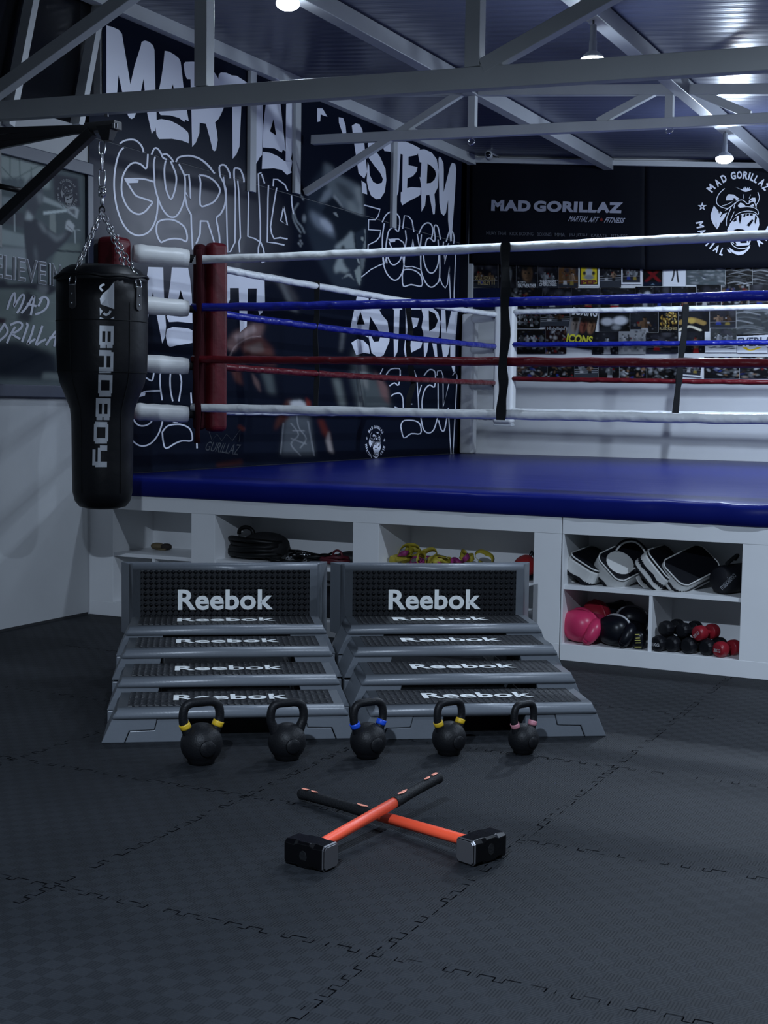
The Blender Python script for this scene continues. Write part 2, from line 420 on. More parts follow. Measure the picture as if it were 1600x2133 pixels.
truss('near white roof truss crossing above the hanging bag', ya, ((.02, zc1(.02)), (7.4, zc1(7.4))), .098,
      [(1.427, zc1(1.4)+.05, 3.53), (2.885, zc1(2.88)+.05, 3.42), (4.35, zc1(4.35)+.05, 3.3)],
      [((.02, zc1(.02)+.07), (1.38, 3.56)), ((2.93, zc1(2.93)+.05), (4.31, 3.42)), ((4.40, zc1(4.4)+.05), (5.8, 3.25))], ((.02, 3.62), (7.4, 3.02)), .072)
yb = 2.6
_d0 = on('y', yb, 650, 292); _d1 = on('y', yb, 1600, 247)
sl2 = (_d1[2]-_d0[2])/(_d1[0]-_d0[0]); zc2 = lambda x: _d0[2]+sl2*(x-_d0[0])
t2 = truss('far white roof truss above the ring', yb, ((.09, zc2(.09)), (7.4, zc2(7.4))), .07,
      [(1.415, zc2(1.4)+.03, 3.60), (2.86, zc2(2.86)+.03, 3.48), (4.4, zc2(4.4)+.03, 3.36)],
      [((2.36, zc2(2.36)+.03), (2.83, 3.50)), ((2.92, 3.50), (3.40, zc2(3.4)+.03)), ((.03, 2.94), (1.36, 3.60)), ((3.9, zc2(3.9)+.03), (4.37, 3.38))], ((.07, 3.70), (7.4, 3.09)), .055)
# steel strips on the mural wall
for (xa, ytop, ybot, lab) in ((522, 138, 400, 'thin grey steel post on the mural wall, the nearest of three'), (616, 170, 404, 'thin grey steel post on the mural wall where the roof brace lands'),
                              (819, 258, 476, 'thin grey steel post on the mural wall between two mural letters')):
    p = on('x', .012, xa, ytop); q = on('x', .012, xa, ybot)
    tag(MB().b2((.013, p[1]-.04, q[2]), (.04, p[1]+.04, min(p[2], 3.683))).build('steel_post', white_steel), lab, 'steel post', 'steel posts on the mural wall')
# eye rings below the far truss
for k, (px, py, lab) in enumerate(((982, 295, 'small steel ring hanging under the far truss, nearer the mural wall'), (1394, 271, 'small steel ring hanging under the far truss, nearer the lamp'))):
    c = on('y', yb, px, py); t = thing('eye_ring', lab, 'ring', tuple(c), 0, 'eye rings under the far truss')
    MB().tube([c+np.array((.024*math.cos(a), .004*math.sin(a), .024*math.sin(a))) for a in np.linspace(0, 2*PI, 16, False)], .005, 8, True).build('ring', chrome, t)
    MB().tube([c+np.array((0, 0, .022)), c+np.array((0, 0, zc2(c[0])-.036-c[2]))], .005, 8).build('shank', chrome, t)
# camera in the corner
c = on('y', YB-.28, 1018, 323); c[2] -= .0
t = thing('security_camera', 'small grey security camera under the ceiling in the far corner', 'camera', tuple(c))
MB().lathe([(.005, -.10), (.034, -.098), (.038, -.06), (.038, .05), (.03, .06)], 16, c, rot('X', PI/2) @ rot('Y', .35)).build('housing', white_steel, t)
MB().lathe([(.001, 0), (.026, 0), (.022, .012), (.001, .014)], 16, c+np.array((.03, -.085, -.01)), rot('X', PI/2) @ rot('Y', .35)).build('lens', dark_glass, t)
MB().tube([c+np.array((0, .03, .02)), c+np.array((0, .1, .03)), c+np.array((0, .255, .03))], .012, 8).build('bracket', white_steel, t)
MB().tube(spline([c+np.array((0, .25, .04)), c+np.array((-.12, .26, .02)), c+np.array((-.27, .26, -.03))]), .006, 6).build('cable', white_steel, t)

# ---------------------------------------------------------------- lamps
bulb = mat('lamp_diffuser', (.9, .9, .9), .4, emit=(.84, .93, 1.0), estr=60)
cordm = mat('grey_lamp_cord', (.08, .085, .1), .6); sock = mat('grey_lamp_socket', (.35, .37, .4), .45)
labs = ('round white ceiling lamp over the mural, at the top of the photo', 'white pendant lamp hanging on a cord in front of the near truss', 'brightest white pendant lamp in front of the emblem banner',
        'white pendant lamp level with the near one, out of frame to the right', 'white pendant lamp right of the emblem banner lamp, out of frame', 'white pendant lamp over the right side of the ring, out of frame', 'white pendant lamp in front of the right end of the ring, out of frame', 'white pendant lamp close to the viewer, out of frame above')
for i, (x, y, z, wd, wp) in enumerate(LAMPS):
    t = thing('pendant_lamp', labs[i], 'lamp', (x, y, z), 0, 'pendant lamps'); ztop = zceil(x)-.115
    if ztop-z > .05:
        MB().tube([(x, y, ztop), (x, y, z+.11)], .006, 6).build('cord', cordm, t)
    MB().lathe([(.006, .20), (.018, .195), (.018, .11), (.021, .11), (.021, .055), (.03, .05), (.055, .03), (.062, .018), (.06, .012)], 20, (x, y, z)).build('socket', sock, t)
    MB().lathe([(.064, .014), (.066, .0), (.058, -.014), (.038, -.026), (.005, -.031)], 20, (x, y, z)).build('bulb', bulb, t)
    for kind, pw_, dz in (('AREA', wd, -.04), ('POINT', wp, -.08)):
        if not pw_: continue
        ld = bpy.data.lights.new('lamp_light', kind); ld.energy = pw_; ld.color = LAMP_COL
        if kind == 'AREA': ld.shape = 'DISK'; ld.size = .12
        else: ld.shadow_soft_size = .055
        lo = bpy.data.objects.new('lamp_light', ld); COL.objects.link(lo); lo.parent = t; lo.location = (0, 0, dz)

# ================================================================ THE RING
ZP, ZM = .744, .855                      # top of the shelf units, top of the mat
blue_vinyl = mat('blue_vinyl_mat', (.006, .011, .125), .32, spec=.06); nt, N, L, b = nodes(blue_vinyl)
tc = N.new('ShaderNodeTexCoord'); mp = N.new('ShaderNodeMapping'); mp.inputs['Scale'].default_value = (.6, 2.2, 1); L.new(tc.outputs['Object'], mp.inputs['Vector'])
n1 = N.new('ShaderNodeTexNoise'); n1.inputs['Scale'].default_value = 2.5; n1.inputs['Detail'].default_value = 6; L.new(mp.outputs['Vector'], n1.inputs['Vector'])
bp = N.new('ShaderNodeBump'); bp.inputs['Strength'].default_value = .5; bp.inputs['Distance'].default_value = .012; L.new(n1.outputs['Fac'], bp.inputs['Height'])
L.new(bp.outputs['Normal'], b.inputs['Normal'])
mb = MB()
# padded mat: subdivided slab with a soft wavering front edge
nx_, ny_ = 90, 16; rnd = random.Random(3)
xs = np.linspace(.02, 6.0, nx_); pro = [(0.0, .0), (-.018, .012), (-.022, .05), (-.02, .09), (-.008, .107), (.02, .1125), (.2, .112), (2, .111), (YB-.05, .111), (YB-.04, .0)]
vs = []
for x in xs:
    for k, (y, z) in enumerate(pro):
        wv = .004*math.sin(x*9.1)+.003*math.sin(x*23+1)+.002*math.sin(x*51)
        amp = 1+2.0*max(0, min(1, (x-3.2)/1.2))
        vs.append((x, y+(wv*amp*.7 if k < 6 else 0), ZP+z+(wv*.35*amp if k in (3, 4, 5) else 0)+.001*(k == 0)))
K = len(pro)
mb.add(vs, [(i*K+k, (i+1)*K+k, (i+1)*K+k+1, i*K+k+1) for i in range(nx_-1) for k in range(K-1)]+[tuple(range(K)), tuple((nx_-1)*K+k for k in range(K))], 0, True)
tag(mb.build('ring_mat', blue_vinyl), 'large blue vinyl mat covering the boxing ring floor', 'ring mat')
tag(MB().b2((.02, .45, 0), (6.0, YB-.04, ZP)).build('ring_platform', white_board), 'white platform body under the blue ring mat', 'platform')
# shelf units along the front
def unit(label, x0, x1, cells, y0=0.0, dep=.43):
    t = thing('shelf_unit', label, 'shelf unit', ((x0+x1)/2, 0, 0), 0, 'white shelf units under the ring')
    MB().b2((x0, y0, .659), (x1, y0+dep, ZP)).build('top_rail', white_board, t, bevel=.002)
    MB().b2((x0, y0, 0), (x1, y0+dep, .086)).build('base_rail', white_board, t, bevel=.002)
    MB().b2((x0, dep-.012, .086), (x1, dep, .659)).build('back_panel', white_board, t)
    e = x0
    for (a, c, dv) in cells:
        MB().b2((e, y0+.0015, .086), (a, y0+dep-.012, .659)).build('stile', white_board, t, bevel=.0015)
        MB().b2((a, y0+.012, .370), (c, y0+dep-.012, .392)).build('shelf', white_board, t, bevel=.001)
        if dv: MB().b2((dv-.009, y0+.014, .086), (dv+.009, y0+dep-.012, .370)).build('divider', white_board, t, bevel=.001)
        e = c
    MB().b2((e, y0+.0015, .086), (x1, y0+dep-.012, .659)).build('stile', white_board, t, bevel=.0015)
    return t
unit('long white shelf unit under the ring behind the steps', .0, 3.046, [(.18, .752, .47), (.917, 1.83, 1.37), (1.99, 2.897, 2.44)])
unit('white shelf unit at the right holding pads, gloves and dumbbells', 3.052, 5.99, [(3.062, 3.973, 3.522), (4.14, 5.0, 4.57), (5.12, 5.85, 5.48)])

# posts, corner pads, turnbuckle covers, ropes
ropeW = mat('white_rope_cover', (.80, .82, .82), .36, spec=.5); ropeB = mat('blue_rope_cover', (.008, .016, .26), .34); ropeR = mat('red_rope_cover', (.105, .006, .010), .38, spec=.3)
for m in (ropeW, ropeB, ropeR):
    nt, N, L, b = nodes(m); tc = N.new('ShaderNodeTexCoord'); wv = N.new('ShaderNodeTexWave'); wv.wave_type = 'BANDS'; wv.bands_direction = 'DIAGONAL'
    wv.inputs['Scale'].default_value = 3.2; wv.inputs['Distortion'].default_value = 5; wv.inputs['Detail'].default_value = 3; wv.inputs['Detail Scale'].default_value = 2.5
    L.new(tc.outputs['Object'], wv.inputs['Vector']); bp = N.new('ShaderNodeBump'); bp.inputs['Strength'].default_value = .45; bp.inputs['Distance'].default_value = .012
    L.new(wv.outputs['Fac'], bp.inputs['Height']); L.new(bp.outputs['Normal'], b.inputs['Normal'])
t = thing('ring_post', 'red padded corner post standing behind the hanging bag', 'ring post', (.11, .11, ZM))
MB().lathe([(.03, 0), (.03, 1.47)], 14, (.11, .11, ZM)).build('pole', white_steel, t)
MB().b2((.03, .03, 1.10), (.19, .19, 2.31)).build('pad', red_vinyl, t, bevel=.035, seg=4)
t = thing('ring_post', 'white corner post of the ring beside the far end of the mural', 'ring post', (.09, YB-.18, ZM))
MB().lathe([(.035, 0), (.035, 1.40)], 14, (.09, YB-.18, ZM)).build('pole', white_steel, t)
MB().b2((.03, YB-.25, ZM+.0), (.16, YB-.11, 2.22)).build('pad', white_vinyl, t, bevel=.02, seg=3)
RZ = (2.205, 1.905, 1.558, 1.268)
# front-left corner pad: red vinyl bolster with a red tie strap
t = thing('corner_pad', 'red corner pad tied behind the ropes at the near ring corner', 'corner pad', (.53, .52, 1.11))
rz45 = rot('Z', -.35)
MB().box((.545, .575, 1.72), (.100, .13, 1.18), rz45).build('bolster', red_vinyl, t, bevel=.035, seg=4)
mb = MB(); mb.box((.462, .515, 1.72), (.085, .07, 1.16), rz45); mb.build('side_bolster', red_cloth, t, bevel=.03, seg=3)
mb = MB(); P = []
for i in range(26):
    u = i/25; z = 2.26-1.20*u
    P.append((.500+.010*math.sin(u*7)+.012*math.sin(u*17)*u, .448-.012*abs(math.sin(u*9)), z))
mb.tube(P, [.021+.004*math.sin(i*1.3) for i in range(26)], 8, sq=.35); mb.build('tie_strap', red_cloth, t)
# white corner pad at the far left corner
t = thing('corner_pad', 'white corner pad at the far left corner of the ring', 'corner pad', (.59, 5.45, 1.17))
MB().box((.59, 5.47, 1.73), (.20, .12, 1.14)).build('bolster', white_vinyl, t, bevel=.03, seg=4)
MB().b2((.50, 5.43, 1.135), (.68, 5.52, 1.165)).build('foot_bracket', white_steel, t, bevel=.006)
# turnbuckle covers
def cover(z, a, b_, r, lab, grp, dz=0):
    t = thing('turnbuckle_cover', lab, 'turnbuckle cover', ((a[0]+b_[0])/2, (a[1]+b_[1])/2, z), 0, grp)
    p = np.array((a[0], a[1], z)); q = np.array((b_[0], b_[1], z-dz)); n = 9; rn = random.Random(int(z*100))
    pts = [p+(q-p)*i/(n-1) for i in range(n)]
    MB().tube(pts, [r*(.86 if i == 0 else .9 if i == n-1 else 1+.06*rn.uniform(-1, 1)) for i in range(n)], 14).build('sleeve', white_vinyl, t)
    d = (q-p)/np.linalg.norm(q-p)
    MB().tube([q-d*.005, q+d*.04], r*.45, 10).build('buckle_end', black_web, t)
pos = ('top', 'second', 'third', 'bottom')
for k, z in enumerate(RZ):
    cover(z+.015-.01*k, (.19, .19), (.425, .44), .058-.004*(k > 0), f'{pos[k]} white turnbuckle sleeve beside the red corner pad', 'turnbuckle sleeves by the red pad', .015)
for k, z in enumerate(RZ):
    cover(z-.03, (.17, YB-.25), (.47, 5.50), .05, f'{pos[k]} white turnbuckle sleeve beside the far white corner pad', 'turnbuckle sleeves by the white pad', .0)
def rope(p, q, r, m, lab, grp, sag=.02, nseg=60):
    p = np.array(p, float); q = np.array(q, float); rn = random.Random(hash(lab) % 999 if False else len(lab)*7+int(p[2]*100))
    pts = []; rr = []
    for i in range(nseg+1):
        u = i/nseg; pts.append(p+(q-p)*u-np.array((0, 0, sag*4*u*(1-u)))+np.array((0, 0, .0018*rn.uniform(-1, 1)))); rr.append(r*(1+.05*rn.uniform(-1, 1)))
    return tag(MB().tube(pts, rr, 12).build('ring_rope', m), lab, 'rope', grp)
cols = [('white', ropeW, .026, 'top'), ('blue', ropeB, .0255, 'second'), ('red', ropeR, .0245, 'third'), ('white', ropeW, .0265, 'bottom')]
for k, z in enumerate(RZ):
    nm, m, r, ps = cols[k]
    s0 = on('y', .47, 420, (541, 640, 749, 849)[k]); s1 = on('y', .47, 1600, (485, 611, 757, 872)[k])
    q = s0+(s1-s0)*(5.45-s0[0])/(s1[0]-s0[0])
    rope((.44, .47, s0[2]), (5.45, .47, q[2]), r, m, f'{ps} rope of the ring front, {nm} and nearest the viewer', 'ropes along the front of the ring', (.012, .012, .0, .006)[k])
    rope((.43, .60, z-(.030, .018, .01, .008)[k]), (.50, 5.43, z-(.02, .02, .015, .012)[k]), r*.95, m, f'{ps} rope along the mural side of the ring, {nm}', 'ropes along the mural side of the ring', (.012, .012, .012, .006)[k])
    f0 = on('y', 5.45, 1078, (650, 718, 789, 856)[k]); f1 = on('y', 5.45, 1600, (638, 712, 795, 863)[k])
    q = f0+(f1-f0)*(5.45-f0[0])/(f1[0]-f0[0])
    rope((.64, 5.44, f0[2]), (5.45, 5.44, q[2]), r*.92, m, f'{ps} rope along the poster wall side of the ring, {nm}', 'ropes along the poster wall side of the ring', .006)
# black spacer straps
def strap(lab, pts, wd, th=.006, grp='black rope spacer straps'):
    P = spline(pts, False, 4); mb = MB(); d = np.array((FW[0], FW[1], 0)); d /= np.linalg.norm(d); s = np.array((-d[1], d[0], 0))*-1
    for a, c in zip(P[:-1], P[1:]):
        pass
    vs = []
    for i, p in enumerate(P):
        ww = wd*(1+.12*math.sin(i*.9))
        for sx_, sy_ in ((-1, -1), (1, -1), (1, 1), (-1, 1)): vs.append(p+s*sx_*ww/2+d*sy_*th/2)
    n = len(P)
    mb.add(vs, [(i*4+k, i*4+(k+1) % 4, (i+1)*4+(k+1) % 4, (i+1)*4+k) for i in range(n-1) for k in range(4)]+[(0, 1, 2, 3), tuple((n-1)*4+k for k in range(4))])
    return tag(mb.build('rope_spacer_strap', black_web), lab, 'strap', grp)
yf = .435
strap('wide black strap joining the front ropes, before the far white pad', [on('y', yf-.004*(-1)**i, x, y) for i, (x, y) in enumerate(((1053, 506), (1052, 545), (1053, 600), (1051, 640), (1053, 700), (1047, 760), (1049, 800), (1045, 840), (1043, 875)))], .047, .055)
strap('black strap joining the far ropes, leaning in front of the posters', [on('y', 5.40, x, y) for x, y in ((1429, 634), (1427, 670), (1423, 715), (1418, 750), (1415, 790), (1411, 820), (1407, 862))], .05, .02)
strap('black strap on the mural side ropes, nearer the red pad', [on('x', .45, x, y) for x, y in ((661, 586), (660, 620), (660, 660), (657, 690), (658, 730), (661, 775), (659, 810), (658, 850))], .035, .06)
strap('black strap on the mural side ropes, nearer the white pad', [on('x', .45, x, y) for x, y in ((852, 618), (851, 650), (855, 690), (850, 720), (858, 780), (861, 800), (852, 830), (850, 858))], .045, .06)

# ================================================================ THE MURAL on the left wall
def T(scale, ox, oy):
    return lambda L_: [(ox+x/scale, oy+y/scale) for x, y in L_]
cA = T(6.465, 200, 30); cB = T(6.154, 400, 120); cC = T(6.667, 740, 250); cD = T(7.273, 220, 270); cE = T(6.154, 400, 300)
cF = T(7.11, 600, 320); cG = T(4.6375, 740, 500); cH = T(5.0, 240, 540); c5 = T(2.5397, 370, 480); cL = T(9.412, 1430, 330); cP = T(6.154, 0, 280); cQ = T(7.1125, 0, 540)
CV = Canvas(150, 0, 1000, 1010, 1.6, (.006, .007, .011))
CV.ell(345, 455, 140, 95, (.085, .088, .098), .25, .95)  # grey smoke of the print, with a lamp's glow on the vinyl painted in
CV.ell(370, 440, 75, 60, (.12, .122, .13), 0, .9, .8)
CV.poly([(170, 300), (300, 345), (420, 372), (540, 400), (540, 420), (420, 395), (300, 368), (170, 322)], (.012, .013, .018), 3, .9)
CV.poly([(190, 240), (500, 280), (500, 395), (180, 305)], (.017, .019, .024), 22, .9)
for k in range(26):
    q = random.Random(k); CV.ell(q.uniform(240, 520), q.uniform(370, 540), q.uniform(6, 30), q.uniform(4, 16), (.11, .113, .118) if k % 2 else (.05, .053, .06), q.uniform(0, 3), .9, .35)
g = (.10, .115, .125)
# portrait of a boxer: soft light patches on dark
CV.poly(cF([(300, 500), (540, 180), (800, 330), (1060, 470), (1115, 930), (1180, 960), (1150, 1400), (1090, 1900), (1040, 2000), (700, 1990), (400, 1500), (260, 1100)]), (.013, .017, .024), 4.2)
CV.poly(cF([(540, 140), (640, 180), (760, 330), (870, 380), (1060, 480), (1090, 700), (1115, 930), (1000, 900), (850, 830), (780, 760), (700, 650), (640, 600), (540, 700), (480, 740), (450, 690), (560, 640), (600, 560), (530, 330)]), (.055, .066, .075), 3.6)
CV.poly(cF([(540, 560), (640, 500), (640, 620), (560, 700), (470, 730)]), (.08, .095, .11), 2.4)
CV.poly(cF([(690, 600), (760, 690), (830, 815), (790, 790), (720, 710), (660, 650)]), g, 1.2)
CV.poly(cF([(980, 500), (1080, 500), (1112, 930), (1040, 910), (1060, 760), (1000, 620)]), (.10, .115, .12), 3)
CV.poly(cF([(860, 640), (1000, 760), (1060, 900), (900, 850)]), (.085, .1, .105), 3)
CV.poly(cF([(690, 400), (860, 480), (1000, 640), (900, 700), (760, 560)]), (.028, .034, .04), 3.6)
CV.poly(cF([(600, 700), (670, 650), (740, 730), (830, 830), (1180, 965), (1160, 1080), (1000, 1180), (930, 1150), (850, 1250), (740, 1300), (680, 1200), (640, 1040), (560, 950), (500, 870)]), (.008, .010, .014), 1.5)
CV.poly(cF([(330, 830), (420, 890), (560, 970), (640, 1050), (700, 1250), (640, 1220), (520, 1150), (420, 1080), (340, 960)]), (.075, .09, .11), 4.2)
CV.poly(cF([(470, 960), (560, 980), (640, 1060), (670, 1170), (560, 1120), (480, 1040)]), (.15, .17, .20), 2.4)
CV.poly(cF([(670, 880), (710, 862), (748, 940), (700, 915)]), (.11, .125, .13), 0.6)
CV.poly(cF([(935, 1150), (960, 1170), (1000, 1400), (1000, 1420), (690, 1420), (700, 1370), (760, 1320), (840, 1260)]), (.11, .13, .135), 2.4)
CV.poly(cF([(790, 1370), (830, 1350), (850, 1420), (780, 1420)]), (.012, .015, .02), 1.8)
CV.poly(cF([(1085, 1240), (1115, 1230), (1122, 1290), (1090, 1285)]), (.13, .15, .15), 0.6)
CV.poly(cF([(1140, 1080), (1156, 1180), (1156, 1400), (1108, 1415), (1125, 1330), (1145, 1250), (1130, 1150)]), (.09, .105, .11), 0.6)
CV.poly(cF([(1000, 1200), (1030, 1410), (1000, 1410), (975, 1230)]), (.012, .015, .02), 0.6)
CV.poly(cF([(750, 1520), (800, 1515), (815, 1610), (860, 1690), (910, 1730), (850, 1770), (770, 1740), (700, 1770), (680, 1700)]), (.11, .13, .135), 2.4)
CV.poly(cF([(1030, 1515), (1060, 1615), (1050, 1640), (1020, 1560)]), (.14, .16, .16), 0.6)
CV.poly(cF([(985, 1740), (1060, 1650), (1082, 1720), (1082, 1870), (1060, 1965), (1020, 1880)]), (.10, .12, .12), 0.9)
CV.poly(cF([(1065, 1510), (1142, 1515), (1130, 1650), (1098, 1770), (1075, 1650)]), (.06, .07, .075), 1.2)
CV.poly(cF([(800, 1845), (880, 1780), (930, 1785), (980, 1870), (900, 1812)]), (.10, .115, .12), 0.9)
for L_ in ([(150, 540), (200, 620), (225, 680)], [(150, 740), (95, 830), (75, 930), (110, 1040), (185, 1165)], [(92, 880), (130, 1000), (200, 1080), (242, 1170)]):
    CV.stroke(cF(L_), 3.2, (.09, .105, .115), 1.2)
CV.ell(*cF([(240, 960)])[0], 3.5, 7, (.09, .105, .115), 0, .6)
for x, y in ((175, 1220), (185, 1290), (160, 1330), (205, 1330), (185, 1365)): CV.ell(*cF([(x, y)])[0], 2.2, 2.6, (.08, .09, .1), 0, .4)
# robe and gloved hand below the ropes
rb = (.04, .018, .017); rc = (.06, .045, .043); gg = (.035, .042, .045)
for P, c, sg in (([(250, 600), (300, 540), (400, 490), (460, 500), (440, 560), (330, 600), (290, 650)], (.07, .045, .045), 4), ([(300, 560), (400, 500), (420, 530), (310, 590)], (.14, .11, .11), 2.5),
                 ([(330, 600), (440, 560), (500, 620), (520, 720), (430, 700), (370, 690)], rb, 4), ([(350, 620), (440, 590), (460, 640), (400, 650)], rc, 3), ([(280, 730), (330, 740), (345, 820), (310, 800)], rb, 3),
                 ([(390, 750), (430, 800), (440, 860), (405, 810)], (.05, .034, .034), 2), ([(440, 740), (500, 760), (520, 870), (480, 860)], gg, 4), ([(480, 230), (560, 250), (640, 370), (620, 380), (540, 290)], (.03, .03, .034), 5),
                 ([(530, 260), (560, 280), (640, 440), (600, 420)], (.05, .055, .06), 3), ([(820, 780), (860, 790), (890, 930), (860, 930)], (.06, .07, .07), 4), ([(870, 520), (885, 530), (870, 640), (858, 640)], (.05, .055, .06), 3),
                 ([(930, 620), (1010, 740), (1100, 850), (1130, 940), (960, 940), (920, 780)], gg, 6), ([(940, 640), (1000, 730), (1010, 850), (970, 800)], (.075, .08, .08), 3), ([(1040, 740), (1110, 830), (1120, 920), (1080, 880)], (.075, .045, .045), 3),
                 ([(955, 720), (970, 720), (985, 940), (960, 940)], (.075, .085, .085), 2), ([(590, 905), (640, 893), (690, 915), (700, 1000), (725, 1190), (545, 1190), (570, 990)], (.035, .04, .046), 4),
                 ([(585, 905), (650, 897), (682, 918), (682, 950), (590, 950)], (.20, .21, .22), 2), ([(575, 900), (600, 890), (590, 990), (510, 1060), (520, 1010)], (.03, .013, .012), 3), ([(680, 885), (705, 910), (700, 950), (680, 930)], (.07, .014, .012), 2),
                 ([(740, 1000), (770, 1000), (800, 1070), (810, 1120), (770, 1080)], (.04, .011, .010), 3), ([(800, 1060), (825, 1180), (800, 1170), (785, 1110)], (.11, .10, .10), 2)):
    CV.poly(c5(P), c, sg)
for L_ in ([(600, 1020), (640, 1080), (600, 1130), (650, 1190)], [(560, 1020), (545, 1180)], [(690, 1010), (722, 1190)], [(630, 960), (640, 1040), (680, 1100), (650, 1150)], [(610, 1060), (670, 1060)], [(600, 1100), (680, 1130)]):
    CV.stroke(c5(L_), 1.6, (.12, .13, .14), .8)
CV.stroke(c5([(265, 700), (300, 620), (370, 570), (440, 560)]), 1.5, (.16, .13, .13), .8)
CV.stroke(c5([(330, 1040), (345, 1050)]), 8, (.035, .012, .011), 3); CV.stroke(c5([(220, 1240), (330, 1225)]), 9, (.02, .009, .009), 5)
CV.a = np.clip(.006+(CV.a-.0065)*np.array((2.7, 2.6, 2.5)), .003, .8)
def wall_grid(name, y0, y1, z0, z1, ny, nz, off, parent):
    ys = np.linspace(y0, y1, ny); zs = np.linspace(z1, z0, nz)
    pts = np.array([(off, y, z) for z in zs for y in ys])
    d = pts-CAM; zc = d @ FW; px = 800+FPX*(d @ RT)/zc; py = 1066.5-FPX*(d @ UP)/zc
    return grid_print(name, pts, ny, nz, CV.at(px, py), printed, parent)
mur = thing('wall_mural', 'black wall mural with graffiti words and a boxer portrait', 'mural', (.004, 2.9, .86))
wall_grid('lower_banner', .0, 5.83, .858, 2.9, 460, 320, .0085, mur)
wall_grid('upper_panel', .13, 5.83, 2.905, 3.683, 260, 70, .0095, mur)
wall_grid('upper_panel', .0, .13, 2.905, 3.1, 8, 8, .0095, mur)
mb = MB(); mb.b2((0.0, 5.70, .858), (.0095, 5.905, 3.68)); mb.build('end_strip', print_black, mur)
f1, f2 = XW(.0104), XW(.0112)
WORDS = []
